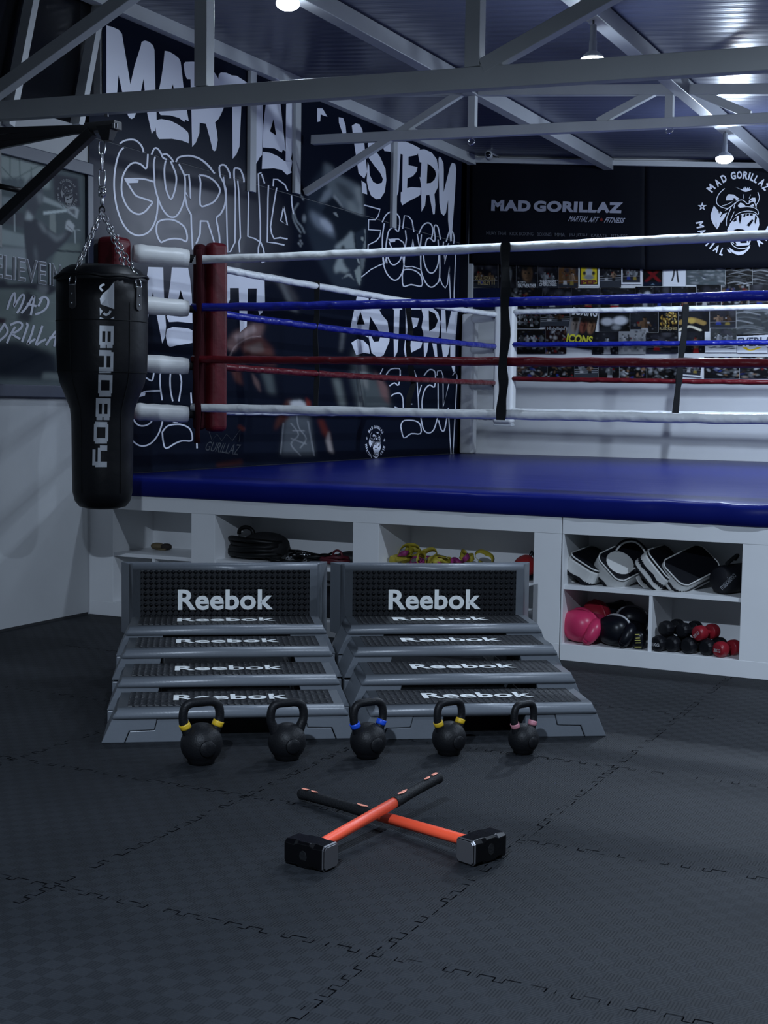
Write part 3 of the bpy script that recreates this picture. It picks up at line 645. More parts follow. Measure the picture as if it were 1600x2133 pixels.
for P in (cA([(140, 148), (230, 172), (310, 210), (350, 262), (372, 400), (410, 620), (463, 940), (520, 690), (605, 420), (614, 370), (660, 352), (720, 372), (770, 420), (788, 480), (795, 800), (803, 1120), (815, 1325), (818, 1480), (800, 1530), (798, 1570), (770, 1575), (752, 1612), (690, 1330), (665, 1120), (640, 865), (590, 1115), (560, 1250), (535, 1340), (515, 1390), (480, 1408), (445, 1390), (420, 1335), (375, 1140), (302, 815), (278, 1150), (262, 1300), (140, 1300)]),
          cA([(925, 490), (985, 500), (1060, 545), (1115, 590), (1140, 640), (1155, 760), (1190, 1085), (1225, 1300), (1250, 1440), (1225, 1430), (1200, 1415), (1190, 1450), (1120, 1395), (1000, 1360), (870, 1355), (828, 1290), (830, 1112), (880, 860), (910, 650)]),
          cA([(818, 1420), (880, 1408), (1000, 1430), (1100, 1480), (1190, 1540), (1240, 1590), (1252, 1650), (1248, 1735), (1160, 1700), (1020, 1675), (850, 1678), (815, 1620), (800, 1500)]),
          [(385.6, 129), (400, 128.5), (412, 129), (425, 133), (436, 141), (446, 150), (454, 162), (466, 180), (470, 200), (467, 222), (461, 237), (455, 248), (448, 255), (452, 274), (453.6, 292), (450, 313), (446, 315), (443, 312), (437, 287), (429, 258), (416, 255.7), (415.4, 277.6), (408, 297), (400.3, 306), (398.8, 238.8), (397, 165), (389.5, 164.6), (385, 154), (382.5, 134)],
          [(455, 162), (456, 155), (460, 151), (471.5, 151.7), (483, 157), (493.4, 158), (515, 172), (515, 205), (503, 205), (502.7, 224), (499, 305), (492.6, 321.5), (484.5, 331), (483.7, 224), (483, 200), (471, 195)],
          [(522.7, 172), (528, 175), (540, 173.6), (544.6, 177.7), (548, 186.6), (547.9, 220.7), (546, 323), (541, 328), (531.6, 345), (530.8, 205), (522.7, 200)],
          [(556, 190), (580, 188), (584.4, 217.5), (595, 315), (589, 312), (587, 318), (572, 309), (547, 307), (548.5, 261), (553.6, 218)],
          [(547, 316), (562.5, 318), (579, 325.5), (593, 336), (609, 336), (607, 347), (605.6, 355.6), (608, 359), (598, 364.5), (587, 354), (570.6, 350.7), (545.4, 352)],
          [(596.6, 200), (617, 200), (618.5, 250), (613, 274), (609.6, 315), (606, 331), (609, 336), (595, 334.5), (595.5, 250)],
          [(661, 225.5), (672, 226), (682, 243), (675, 241), (668, 238), (667, 253), (661, 254)], [(705.6, 244), (715, 246), (720, 262), (722, 284), (716, 284), (706, 256)],
          [(733, 262), (741, 257), (749, 259), (755, 270), (759, 300), (762, 330), (765, 358), (759, 372), (747, 361), (744, 340), (738, 300)], [(753, 376), (763, 383), (765, 405), (755, 402)],
          [(766, 300), (773, 276), (789, 274), (795, 285), (783, 300), (781, 312), (792.5, 328), (803, 352), (805, 374.5), (801.5, 400), (792.5, 414), (783.5, 415), (773, 407.5), (767, 392.5), (764, 376), (766, 337), (769, 345), (770, 364), (777.5, 379), (786.5, 383.5), (795.5, 380.5), (797.8, 373), (792.5, 361), (780.5, 346), (768.5, 329.5)],
          [(797, 305), (799, 296), (845, 295), (860, 301), (875, 309), (870, 321), (868, 323), (851, 326.5), (851, 343.8), (869.8, 348), (867.5, 358), (860, 367), (848.8, 371.5), (848, 391.8), (857, 389.5), (876.5, 391), (875.8, 406), (867.5, 411), (851, 419.5), (838, 427.8), (834.8, 419.5), (835, 400), (838, 400), (839, 322), (834.5, 320.5), (830, 400), (823, 419.5), (814.7, 422.5), (814, 316), (801, 314.5)],
          [(871, 312), (884, 310.8), (899, 317.5), (909.5, 331), (914, 355), (912.5, 389.5), (905, 404.5), (907, 427), (905.8, 445.8), (902, 446.5), (894.5, 406), (887.8, 406.8), (885.5, 428.5), (878, 441), (877, 385), (874, 368), (875.8, 370), (878, 338.5), (874, 337.8), (871, 322)],
          [(913.5, 331), (914.8, 326.5), (918.5, 328), (923.8, 340), (924.5, 355), (924.2, 400), (938, 346), (941.8, 339), (948.5, 341.5), (950.8, 353.5), (947, 415), (942.5, 475), (941, 502), (938, 502.8), (933.5, 460), (933.5, 416.5), (929, 443.5), (924.5, 449.5), (918.5, 443.5), (915.4, 422.5)],
          [(744, 614), (757, 613), (768, 622), (771, 660), (767, 703), (754, 697), (728, 694)], [(732, 714), (744, 706), (757, 709), (768, 720), (771, 737), (757, 735), (742, 740)],
          [(768, 632), (775, 617), (800, 620), (812, 628), (806, 640), (790, 645), (795, 655), (807, 669), (812, 700), (811, 712), (799, 740), (787, 745), (774, 735), (768, 702), (770, 693), (779, 712), (789, 711), (793, 700), (787, 685), (770, 657)],
          [(812, 624), (838, 628), (838, 645), (832.7, 645), (830.6, 700), (828, 733), (821, 747), (820, 700), (821, 645), (812, 640)],
          [(843, 630), (876, 634), (876, 645), (854, 645), (854, 661), (873, 663), (869, 679), (854, 688), (854, 708), (881, 709), (877, 724), (854, 736), (845, 748), (841, 728), (845, 700), (845, 645)],
          [(877, 640), (899.6, 640), (912.5, 651), (918, 670), (914.7, 700.5), (909, 711), (911.4, 743.7), (907, 749), (899.6, 711), (893, 711), (890, 733), (883.4, 750), (882, 694), (878, 681), (882, 660)],
          [(919, 642), (927.6, 643.4), (929.8, 694), (940.5, 646.6), (953.5, 647.7), (949, 709), (948, 775), (944, 775), (938, 752), (938, 715), (934, 737), (929.8, 746), (923, 743.7), (919.5, 715.6)],
          cH([(345, 80), (500, 85), (505, 300), (515, 500), (530, 700), (520, 800), (490, 880), (430, 570), (393, 340), (350, 560), (330, 700), (318, 450), (315, 270)]),
          cH([(590, 85), (760, 90), (780, 200), (800, 400), (805, 665), (650, 650), (560, 655), (534, 600), (550, 420), (575, 250)]), cH([(537, 730), (600, 705), (760, 720), (805, 740), (805, 870), (760, 880), (650, 895), (570, 915), (545, 890), (526, 800)]),
          cH([(1100, 90), (1145, 100), (1555, 200), (1560, 450), (1530, 560), (1500, 580), (1472, 460), (1475, 305), (1383, 305), (1380, 470), (1370, 700), (1300, 760), (1292, 470), (1287, 300), (1195, 300), (1195, 420), (1180, 460), (1130, 460)]),
          cH([(120, 60), (190, 60), (212, 150), (180, 130), (140, 100)])):
    WORDS.append(P)
HOLES = []
for P in (cA([(1035, 940), (980, 1130), (1075, 1130)]), [(435, 176), (443, 184), (452, 196), (452, 205), (430, 205), (428, 180)], [(569.8, 248), (562.5, 273.5), (575.5, 282.5)], [(890.8, 340.8), (899, 346), (906.5, 355), (908.8, 364), (905, 374.5), (897.5, 381), (889, 382)],
          [(751, 649), (743, 676), (760, 676)], [(893, 646.6), (906, 653), (912.5, 668), (906, 683), (894, 689.8)], cH([(682, 320), (655, 430), (715, 430)])):
    HOLES.append(P)
for a, c in ((0, 9), (9, 10), (10, 11), (11, 17), (17, 23), (23, 24), (24, 25), (25, 26), (26, 27), (27, 28)):
    mb = MB((1, 0, 0)); xs_ = [p[0] for P in WORDS[a:c] for p in P]; ys_ = [p[1] for P in WORDS[a:c] for p in P]
    for P in WORDS[a:c]: mb.flat(P, f1)
    for P in HOLES:
        if min(xs_) < P[0][0] < max(xs_) and min(ys_) < P[0][1] < max(ys_): mb.flat(P, f2, 1)
    mb.build('lettering', [print_white, print_black], mur)
mb = MB((1, 0, 0)); W1 = 3.6
def strokes(fnc, Ls, wd=W1):
    for L_ in Ls: mb.line(fnc(L_), wd, f1, smooth=3)
strokes(cD, ([(215, 215), (280, 170), (370, 150), (450, 160), (520, 215), (560, 280), (575, 345)], [(275, 270), (220, 330), (175, 450), (145, 600), (130, 750), (130, 900), (150, 1080), (190, 1250), (260, 1420), (350, 1540), (450, 1595), (540, 1600), (640, 1560), (720, 1460), (770, 1320), (790, 1150), (788, 1040)],
             [(640, 370), (630, 540), (605, 590), (540, 530), (450, 500), (370, 530), (300, 620), (255, 730), (240, 880), (255, 1000), (300, 1120), (370, 1220), (450, 1270), (520, 1280), (600, 1240), (660, 1170), (705, 1095), (560, 1040), (460, 1000), (400, 920), (340, 820), (295, 745)], [(290, 745), (500, 742), (600, 752), (730, 790)],
             [(750, 410), (730, 520), (738, 700), (745, 850), (780, 1000), (850, 1180), (930, 1290), (1000, 1328), (1070, 1310), (1140, 1210), (1190, 1060), (1205, 900), (1200, 720), (1150, 600), (1110, 520)], [(695, 380), (740, 285), (790, 290), (840, 360), (870, 425), (930, 455)], [(865, 380), (920, 370), (980, 420), (1030, 490)],
             [(910, 470), (890, 600), (900, 800), (930, 950), (990, 1055), (1040, 950), (1070, 800), (1065, 680), (1020, 560), (985, 480)], [(1065, 490), (1110, 420), (1250, 395), (1380, 420), (1500, 490), (1600, 590)],
             [(840, 1710), (930, 1670), (1040, 1650), (1150, 1665), (1220, 1695), (1235, 1610), (1200, 1490), (1130, 1420), (1030, 1370), (930, 1360), (840, 1375), (780, 1420), (770, 1550), (800, 1650), (840, 1710)]))
for L_ in ([(1190, 690), (1262, 680), (1280, 850), (1285, 1060), (1208, 950)], [(1200, 1000), (1235, 1180), (1295, 1290), (1300, 1500), (1320, 1820)], [(1435, 1385), (1540, 1388), (1600, 1560)], [(1437, 1385), (1430, 1580), (1375, 1720)]): mb.line(cD(L_), W1, f1, smooth=0)
mb.flat(cD([(278, 732), (500, 765), (492, 805), (320, 812)]), f1)
strokes(cE, ([(0, 155), (100, 190), (200, 270), (290, 380)], [(88, 400), (110, 500), (105, 780), (200, 780), (290, 730), (355, 620), (340, 540), (270, 460), (180, 410), (88, 400)], [(410, 500), (430, 640), (420, 780), (370, 890), (312, 950), (330, 1060), (350, 1180), (355, 1280)],
             [(360, 410), (350, 300), (380, 268), (430, 280), (480, 370), (490, 440)], [(540, 440), (540, 330), (565, 308), (620, 330), (660, 430), (665, 490)]))
for L_ in ([(290, 1280), (200, 990), (105, 985), (100, 1160), (50, 1275)], [(355, 400), (410, 510), (430, 640)], [(402, 420), (410, 500), (435, 580), (455, 1390), (490, 1380), (550, 1260), (555, 570), (540, 440)], [(585, 470), (600, 620), (620, 1200), (600, 1260), (610, 1390)], [(718, 508), (725, 700), (715, 1185), (800, 1210), (880, 1260), (915, 1340), (925, 1400)],
           [(890, 367), (850, 380), (855, 590), (875, 1000), (875, 1240), (850, 1330), (850, 1440), (900, 1520), (960, 1495), (1150, 1475)], [(892, 385), (930, 505)], [(980, 525), (972, 700), (965, 1260), (1060, 1268), (1185, 1295)], [(1085, 560), (1060, 700), (1005, 1060), (1020, 1150), (1050, 1212), (1130, 1200), (1225, 1218)],
           [(1040, 540), (1045, 450), (1100, 455), (1190, 520), (1225, 600)], [(1175, 800), (1135, 985), (1222, 1042), (1175, 800)], [(1275, 660), (1278, 760), (1300, 900)]): mb.line(cE(L_), 3.0, f1, smooth=0)
mb.build('outline_lettering', print_white, mur); mb = MB((1, 0, 0))
strokes(cC, ([(375, 1420), (420, 1330), (480, 1280), (550, 1285), (600, 1330), (620, 1400), (600, 1545), (540, 1500), (480, 1520), (450, 1600), (425, 1790), (440, 1990)], [(405, 1435), (380, 1600), (378, 1790), (400, 2000)], [(885, 1580), (930, 1480), (990, 1430), (1050, 1445), (1080, 1530), (1060, 1640)], [(970, 1800), (990, 1670), (1040, 1640), (1095, 1690), (1110, 1630), (1095, 1510), (1110, 1460), (1150, 1490), (1185, 1660)],
             [(1265, 1690), (1310, 1545), (1350, 1550), (1375, 1640), (1365, 1720)]), 2.7)
for L_ in ([(120, 1180), (345, 1240), (320, 1330), (280, 1385), (187, 1385), (185, 1522), (355, 1535), (340, 1620), (290, 1680), (180, 1735), (175, 1900)], [(500, 1655), (600, 1652), (670, 1700), (695, 1790)], [(470, 1690), (510, 1790)], [(660, 1510), (682, 1325), (740, 1335), (790, 1400), (815, 1555)], [(697, 1530), (710, 1650), (692, 1800)], [(860, 1580), (898, 1790)], [(785, 1790), (800, 1655), (818, 1790)],
           [(920, 1590), (900, 1800)], [(1150, 1660), (1160, 1800)], [(1228, 1690), (1215, 1800)], [(1300, 1710), (1260, 1800)]): mb.line(cC(L_), 2.5, f1, smooth=0)
mb.flat(cC([(455, 1648), (560, 1655), (555, 1690), (490, 1700)]), f1)
GS = ([(262, 100), (275, 240), (310, 330), (370, 385), (420, 370), (460, 300), (470, 240), (480, 100)], [(305, 140), (340, 220), (380, 240), (430, 200), (450, 145)], [(455, 340), (465, 445), (540, 430), (640, 445), (640, 360), (600, 310), (540, 285), (470, 290), (455, 340)], [(655, 100), (670, 230), (710, 310), (760, 310), (800, 230), (812, 100)],
             [(635, 100), (635, 290), (680, 410), (730, 455), (780, 430), (815, 360), (815, 100)], [(300, 1300), (340, 1250), (400, 1240), (435, 1260), (420, 1400), (380, 1380), (330, 1410)], [(350, 1510), (370, 1490), (430, 1480), (460, 1530), (465, 1650)], [(665, 1310), (710, 1255), (760, 1260), (775, 1310), (765, 1420), (720, 1400), (670, 1450), (645, 1560), (650, 1660)],
             [(440, 1800), (470, 1910), (540, 1870), (630, 1870), (630, 1790), (590, 1750), (520, 1740), (460, 1750), (440, 1800)], [(635, 1720), (660, 1830), (710, 1865), (760, 1830), (795, 1720)], [(805, 1740), (830, 1830), (860, 1840), (885, 1720)])
GL = ([(60, 358), (150, 285), (230, 245), (285, 225), (300, 170)], [(460, 160), (470, 240), (485, 260), (550, 255), (620, 280), (635, 290), (628, 120)], [(815, 360), (840, 430), (870, 465), (890, 430), (912, 250), (912, 400), (920, 590)], [(858, 120), (862, 235), (888, 110)], [(972, 100), (955, 500), (955, 590)], [(240, 1295), (268, 1240)], [(380, 1612), (430, 1630)], [(518, 1250), (570, 1260), (590, 1320)], [(598, 1370), (615, 1650)],
           [(545, 1450), (518, 1580), (552, 1585)], [(640, 1400), (608, 1510)], [(790, 1310), (795, 1265), (830, 1260), (848, 1310), (850, 1612), (908, 1375)], [(800, 1370), (802, 1660)], [(940, 1310), (965, 1270), (985, 1310), (975, 1500), (945, 2065), (925, 2065), (898, 1620)], [(120, 165), (150, 155)])
for lower in (False, True):
    for L_ in GS:
        if (L_[0][1] > 1100) == lower: mb.line(cG(L_), 2.6, f1, smooth=3)
    for L_ in GL:
        if (L_[0][1] > 1100) == lower: mb.line(cG(L_), 2.1, f1, smooth=0)
    mb.build('outline_lettering', print_white, mur); mb = MB((1, 0, 0))
strokes(cH, ([(415, 1085), (400, 1200), (380, 1265), (310, 1225)], [(495, 1090), (470, 1200), (470, 1330), (490, 1470)], [(610, 1105), (575, 1200), (575, 1350), (600, 1480)], [(610, 1105), (660, 1160), (690, 1280), (662, 1480)], [(270, 1400), (330, 1375), (470, 1370)], [(170, 1640), (230, 1720), (300, 1735), (370, 1700), (435, 1600)], [(160, 1870), (230, 1930), (300, 1945), (380, 1910), (450, 1820), (490, 1700), (500, 1600)],
             [(530, 1600), (590, 1680), (640, 1695), (690, 1670), (735, 1610)], [(490, 1800), (500, 1900), (530, 1970), (620, 1920), (700, 1890), (795, 1890), (798, 1820), (770, 1760), (700, 1725), (620, 1720), (540, 1740), (490, 1800)], [(710, 1100), (755, 1190)], [(788, 1390), (795, 1500)]), 3.2)
mb.line(cH([(845, 1780), (852, 1970)]), 3, f1, smooth=0); mb.flat(cH([(215, 1390), (315, 1392), (310, 1420), (245, 1437), (190, 1480)]), f1)
mb.build('outline_lettering', print_white, mur)
mb = MB((1, 0, 0))
for L_ in ([(965, 1760), (1010, 1890), (1060, 1820), (1110, 1890), (1160, 1820), (1220, 1890), (1305, 1770), (1290, 1900)], ): mb.line(cH(L_), 1.2, f1, smooth=0)
put_text(mb, 'GURILLAZ', lambda p: f1(quad((431, 919), (503, 926), (498, 949), (427, 938))(p)), .0, .3)
mb.build('small_scribble', print_dim, mur)
# ---------------------------------------------------------------- the emblem (roaring ape head in a ring of words)
def emblem(fnw, fnk, mapf, mw=print_white, parent=None, name='emblem', words=True, right=True, lift=(1, 0, 0)):
    A = MB(lift); tr = lambda L_: [mapf(p) for p in L_]
    for P in ([(540, 920), (600, 1000), (700, 1060), (660, 1150), (690, 1200), (640, 1330), (600, 1390), (520, 1280), (480, 1180), (475, 1100)], [(800, 1060), (740, 1180), (680, 1260), (650, 1180), (720, 1090)],
              [(790, 740), (830, 700), (930, 710), (1040, 790), (980, 830), (940, 820), (780, 825), (775, 790)], [(1230, 820), (1290, 770), (1350, 770), (1360, 850), (1300, 850), (1220, 860)],
              [(960, 560), (1060, 600), (1110, 610), (1115, 570), (1140, 600), (1150, 550), (1175, 600), (1200, 565), (1210, 600), (1240, 560), (1235, 605), (1290, 610), (1220, 640), (1170, 655), (1130, 650), (1060, 610)],
              [(1010, 920), (1060, 865), (1120, 890), (1160, 930), (1060, 970), (1020, 950)], [(1240, 930), (1310, 890), (1335, 940), (1280, 950)], [(800, 1400), (860, 1270), (940, 1180), (1000, 1130), (1100, 1085), (1250, 1070), (1360, 1090), (1420, 1180), (1430, 1300), (1390, 1420), (1270, 1600), (1230, 1700), (1000, 1720), (880, 1640)],
              [(830, 1740), (860, 1810), (920, 1860), (1020, 1900), (1120, 1880), (1220, 1790), (1250, 1740), (1230, 1720), (1150, 1800), (1040, 1830), (950, 1820)], [(790, 1770), (850, 1800), (890, 1860), (830, 1840)]):
        A.flat(tr(P), fnw)
    sc_ = abs(mapf((1100, 0))[0]-mapf((1000, 0))[0])/100
    for L_, wd in (([(750, 590), (670, 660), (615, 740), (590, 830), (610, 900), (680, 950), (800, 980), (900, 930)], 16), ([(1400, 660), (1430, 760), (1410, 850), (1375, 900), (1365, 960)], 14), ([(930, 980), (950, 900), (1000, 840), (1080, 815), (1140, 840), (1200, 890), (1270, 850), (1330, 850), (1360, 930), (1368, 970)], 16),
                   ([(960, 1120), (1050, 1060), (1200, 1030), (1330, 1050), (1400, 1100), (1412, 1060), (1390, 1010), (1330, 970), (1200, 945), (1060, 960)], 13), ([(860, 1600), (900, 1690), (980, 1750), (1100, 1770), (1210, 1740), (1250, 1700)], 16), ([(940, 1040), (900, 1130), (860, 1220)], 12), ([(870, 980), (790, 1180), (785, 1320)], 16), ([(900, 850), (800, 900), (700, 930)], 12), ([(960, 870), (850, 960), (760, 1020)], 16), ([(1110, 700), (1130, 800)], 9), ([(1260, 710), (1230, 790)], 9)):
        A.line(tr(L_), wd*sc_, fnw, smooth=3)
    for P in ([(905, 790), (940, 775), (970, 800), (965, 830), (925, 815)], [(1240, 830), (1280, 815), (1270, 845)], [(1030, 1100), (1085, 1110), (1075, 1200), (1050, 1285), (1030, 1210)], [(915, 1220), (980, 1155), (985, 1220), (930, 1245)], [(1110, 1140), (1130, 1095), (1165, 1090), (1150, 1150)], [(1175, 1125), (1190, 1080), (1235, 1078), (1225, 1120)], [(1245, 1120), (1255, 1075), (1300, 1080), (1305, 1120)],
              [(1350, 1110), (1385, 1160), (1350, 1290), (1335, 1250)], [(1180, 1310), (1290, 1190), (1315, 1220), (1230, 1335)], [(925, 1405), (1000, 1380), (1100, 1390), (1150, 1410), (1000, 1430)], [(1050, 1600), (1185, 1600), (1185, 1655), (1060, 1660)], [(900, 1600), (940, 1600), (990, 1690), (950, 1690)], [(1210, 1590), (1245, 1560), (1225, 1660)], [(620, 1000), (660, 1040), (640, 1090)], [(575, 1280), (585, 1250), (595, 1390)]):
        A.flat(tr(P), fnk, 1)
    if words:
        def glyph(ch, c, ang, hgt, wid):
            ca, sa = math.cos(ang), math.sin(ang)
            put_text(A, ch, lambda p: fnw(mapf((c[0]+(p[0]-.5)*wid*ca+(p[1]-.5)*hgt*sa, c[1]+(p[0]-.5)*wid*sa-(p[1]-.5)*hgt*ca))), .042)
        for ch, x, y, a in zip('MADGORILLAZ', (483, 612, 733, 920, 1040, 1160, 1232, 1300, 1372, 1478, 1560), (585, 475, 395, 338, 325, 332, 347, 372, 410, 470, 560), (-52, -36, -25, -8, 0, 10, 16, 22, 28, 36, 45)):
            glyph(ch, (x, y), math.radians(a), 150, 30 if ch == 'I' else 66 if ch == 'L' else 124 if ch == 'M' else 100)
        for ch, x, y, a in zip('MARTIAL', (265, 305, 345, 430, 500, 592, 700), (1300, 1440, 1570, 1660, 1712, 1770, 1830), (78, 66, 55, 44, 38, 31, 22)):
            glyph(ch, (x, y), math.radians(a), 150, 30 if ch == 'I' else 66 if ch == 'L' else 124 if ch == 'M' else 100)
        if right:
            for ch, x, y, a in zip('ARTS', (1425, 1545, 1635, 1690), (1640, 1530, 1410, 1290), (-36, -50, -62, -74)): glyph(ch, (x, y), math.radians(a), 150, 112)
        for cx_ in (310, 1700):
            st = []
            for k in range(10):
                a = -PI/2+PI*k/5; r = 92 if k % 2 == 0 else 36
                st.append((cx_+r*math.cos(a), 945+r*math.sin(a)))
            A.flat(tr(st), fnw); A.flat(tr([(cx_+18*math.cos(a), 945+18*math.sin(a)) for a in (0, 1.26, 2.5, 3.77, 5.03)]), fnk, 1)
    A.build(name, [mw, print_black], parent)
emblem(XW(.0104), XW(.0112), lambda p: (782.5+(p[0]-1010)*.0262, 921+(p[1]-1090)*.0415+(p[0]-1010)*.003), print_white, mur)

# ---------------------------------------------------------------- framed gym poster on the left wall
pf = thing('framed_poster', 'large framed gym poster of a boxer seen from behind', 'poster', (.005, -1.0, 1.37))
navy = mat('dark_navy_frame', (.022, .028, .05), .4)
ya_, yb_, z0_, z1_ = -2.1, -.045, 1.40, 2.665
mb = MB(); mb.b2((.0, ya_-.07, z0_-.07), (.035, yb_+.055, z0_)); mb.b2((.0, ya_-.07, z1_), (.035, yb_+.055, z1_+.075)); mb.b2((.0, yb_, z0_), (.035, yb_+.055, z1_)); mb.b2((0, ya_-.07, z0_), (.035, ya_, z1_))
mb.build('frame', navy, pf, bevel=.004)
C2 = Canvas(-40, 280, 190, 840, 1, (.055, .065, .068))
C2.poly(cP([(-200, 200), (250, 290), (640, 440), (640, 700), (260, 640), (-200, 500)]), (.14, .16, .155), 3)
for L_ in ([(130, 300), (130, 600)], [(250, 320), (260, 640)], [(0, 400), (200, 600)], [(170, 580), (520, 390)], [(400, 420), (400, 560)]): C2.stroke(cP(L_), 2.2, (.07, .085, .085), .8)
for x in (30, 120, 190, 270): C2.ell(*cP([(x, 610)])[0], 8, 9, (.06, .07, .075), 0, .5)
C2.poly(cP([(680, 500), (1000, 560), (1030, 930), (860, 900), (700, 830)]), (.035, .036, .042), 2)
C2.stroke(cP([(-50, 640), (330, 720)]), 4, (.015, .016, .02)); C2.poly(cP([(-50, 780), (230, 830), (150, 920), (-50, 880)]), (.10, .115, .12), 2)
C2.poly(cP([(540, 780), (860, 930), (860, 970), (540, 860)]), (.16, .18, .18), 1.5); C2.poly(cP([(560, 990), (860, 960), (860, 990), (560, 1030)]), (.24, .27, .27), 1)
C2.poly(cP([(-50, 950), (300, 1010), (310, 1200), (-50, 1120)]), (.05, .052, .058), 2); C2.poly(cP([(-50, 1190), (320, 1290), (330, 1450), (-50, 1400)]), (.13, .15, .15), 2); C2.poly(cP([(-50, 1430), (340, 1460), (350, 1740), (-50, 1700)]), (.125, .14, .145), 3)
C2.poly(cP([(640, 1020), (710, 1020), (720, 1270), (640, 1220)]), (.12, .135, .13), 1); C2.poly(cP([(840, 1400), (1030, 1400), (1030, 1740), (640, 1740), (700, 1530)]), (.085, .10, .095), 3)
C2.stroke(cP([(720, 1490), (1030, 1510)]), 4, (.03, .035, .038)); C2.stroke(cP([(960, 1230), (965, 1390)]), 3, (.16, .18, .18)); C2.stroke(cP([(900, 1225), (1030, 1225)]), 1.5, (.16, .18, .18))
C2.stroke(cP([(185, 1030), (190, 1240)]), 3, (.16, .18, .18))
man = (.038, .040, .046)
C2.poly(cP([(300, 1110), (330, 1060), (420, 1070), (470, 1090), (560, 1150), (610, 1200), (720, 1290), (760, 1300), (870, 1220), (900, 1240), (930, 1260), (850, 1370), (770, 1440), (690, 1530), (600, 1600), (590, 1740), (360, 1740), (330, 1500), (310, 1300)]), man, 1.5)
C2.poly(cP([(340, 900), (330, 620), (400, 540), (470, 560), (540, 700), (555, 790), (530, 900), (480, 960), (440, 1080), (330, 1090), (320, 1000)]), (.05, .053, .06), 2)
C2.poly(cP([(320, 1090), (400, 1100), (430, 1060), (350, 970)]), (.19, .21, .21), 2.5); C2.poly(cP([(480, 1100), (560, 1160), (620, 1280), (560, 1250), (500, 1160)]), (.11, .12, .125), 3); C2.poly(cP([(610, 1220), (740, 1310), (870, 1240), (800, 1340), (720, 1380), (620, 1290)]), (.095, .105, .11), 3)
C2.poly(cP([(450, 1400), (480, 1560), (470, 1700), (440, 1500)]), (.08, .09, .095), 3); C2.poly(cP([(460, 760), (540, 740), (550, 870), (500, 900)]), (.10, .11, .115), 3)
C2.poly(cP([(850, 1110), (890, 1095), (960, 1170), (930, 1255), (835, 1205)]), (.20, .215, .22), 1); C2.stroke(cP([(860, 1170), (930, 1230)]), 1.5, (.06, .065, .07)); C2.poly(cP([(850, 930), (950, 915), (1015, 965), (990, 1085), (865, 1000)]), (.17, .185, .19), 1)
C2.poly(cP([(885, 960), (960, 960), (965, 1040), (900, 990)]), (.07, .075, .08), 1)
C2.poly(cQ([(-300, 300), (300, 340), (560, 400), (880, 440), (860, 1000), (830, 1400), (-300, 1240)]), (.075, .088, .085), 4)
C2.poly(cQ([(-300, 280), (90, 300), (110, 360), (540, 350), (720, 380), (900, 420), (720, 540), (560, 460), (350, 440), (-300, 440)]), (.022, .023, .028), 3)
C2.poly(cQ([(240, 900), (330, 660), (380, 440), (520, 520), (540, 660), (440, 950)]), (.028, .03, .034), 4); C2.poly(cQ([(-300, 820), (100, 880), (60, 960), (-300, 940)]), (.025, .02, .024), 2)
C2.poly(cQ([(560, 380), (700, 380), (720, 470), (640, 540), (560, 470)]), (.08, .085, .09), 3)
C2.poly(cQ([(-300, 1230), (250, 1200), (560, 1300), (840, 1420), (880, 1680), (940, 1800), (-300, 1750)]), (.013, .015, .019), 6)
C2.poly(cQ([(640, 1680), (880, 1690), (940, 1790), (620, 1780)]), (.075, .085, .085), 3)
for k in range(16):
    q = random.Random(k+50); y = q.uniform(480, 1180); x = q.uniform(-50, 800); C2.stroke(cQ([(x, y), (x+120, y+8)]), 1.5, (.10, .115, .11) if k % 2 else (.05, .06, .06), 1.2, .5)
C2.a = np.clip(C2.a*1.75-.012, .004, .8); ys = np.linspace(ya_, yb_, 330); zs = np.linspace(z1_, z0_, 210); pts = np.array([(.012, y, z) for z in zs for y in ys]); pq = proj(pts)
grid_print('picture', pts, 330, 210, C2.at(*pq), printed, pf)
fA, fB = XW(.0145), XW(.0165)
mb = MB((1, 0, 0)); mk = MB((1, 0, 0))
for wd_, q in (('BELIEVE', ((-34, 524), (97, 546), (96.5, 594), (-34, 574))), ('IN', ((102, 548), (127.5, 552), (127, 598), (102, 593.5)))):
    put_text(mb, wd_, lambda p: fA(quad(*q)(p)), .022)
    put_text(mk, wd_, lambda p: fB(quad(*q)((p[0]*.985+.0075, p[1]*.95+.025))), -.004)
for L_ in ([(105, 750), (160, 580), (215, 500), (222, 600), (208, 705), (270, 600), (330, 525), (360, 560), (310, 700), (250, 800)], [(315, 800), (400, 700), (500, 540), (495, 640), (455, 830)], [(395, 660), (540, 695)], [(625, 575), (590, 650), (565, 700)], [(575, 600), (650, 558), (712, 600), (700, 700), (620, 780), (520, 818)], [(60, 950), (110, 1040), (90, 1120), (-10, 1210)], [(70, 950), (0, 1060), (-60, 1150)],
           [(102, 1245), (150, 1130), (225, 1000)], [(150, 975), (250, 932), (325, 955), (310, 1020), (230, 1080), (180, 1100), (240, 1150), (300, 1180)], [(385, 950), (410, 975), (370, 1100), (325, 1225)], [(500, 975), (470, 1100), (405, 1260), (450, 1225), (525, 1180)], [(628, 985), (590, 1100), (530, 1270), (600, 1225), (680, 1185)], [(680, 1275), (750, 1170), (838, 1060), (822, 1200), (800, 1295)], [(725, 1165), (835, 1150)]):
    mb.line(cQ(L_), 4.6, fA, smooth=3)
mb.build('lettering', print_grey if False else mat('pale_grey_print', (.40, .41, .47), .55, spec=.3), pf); mk.build('letter_fill', mat('smoke_print', (.05, .055, .06), .6), pf)
emblem(XW(.0145), XW(.0162), lambda p: (140.5+(p[0]-1010)*.027, 404+(p[1]-1090)*.037+(p[0]-1010)*.008), mat('faded_print', (.15, .16, .17), .6), pf)

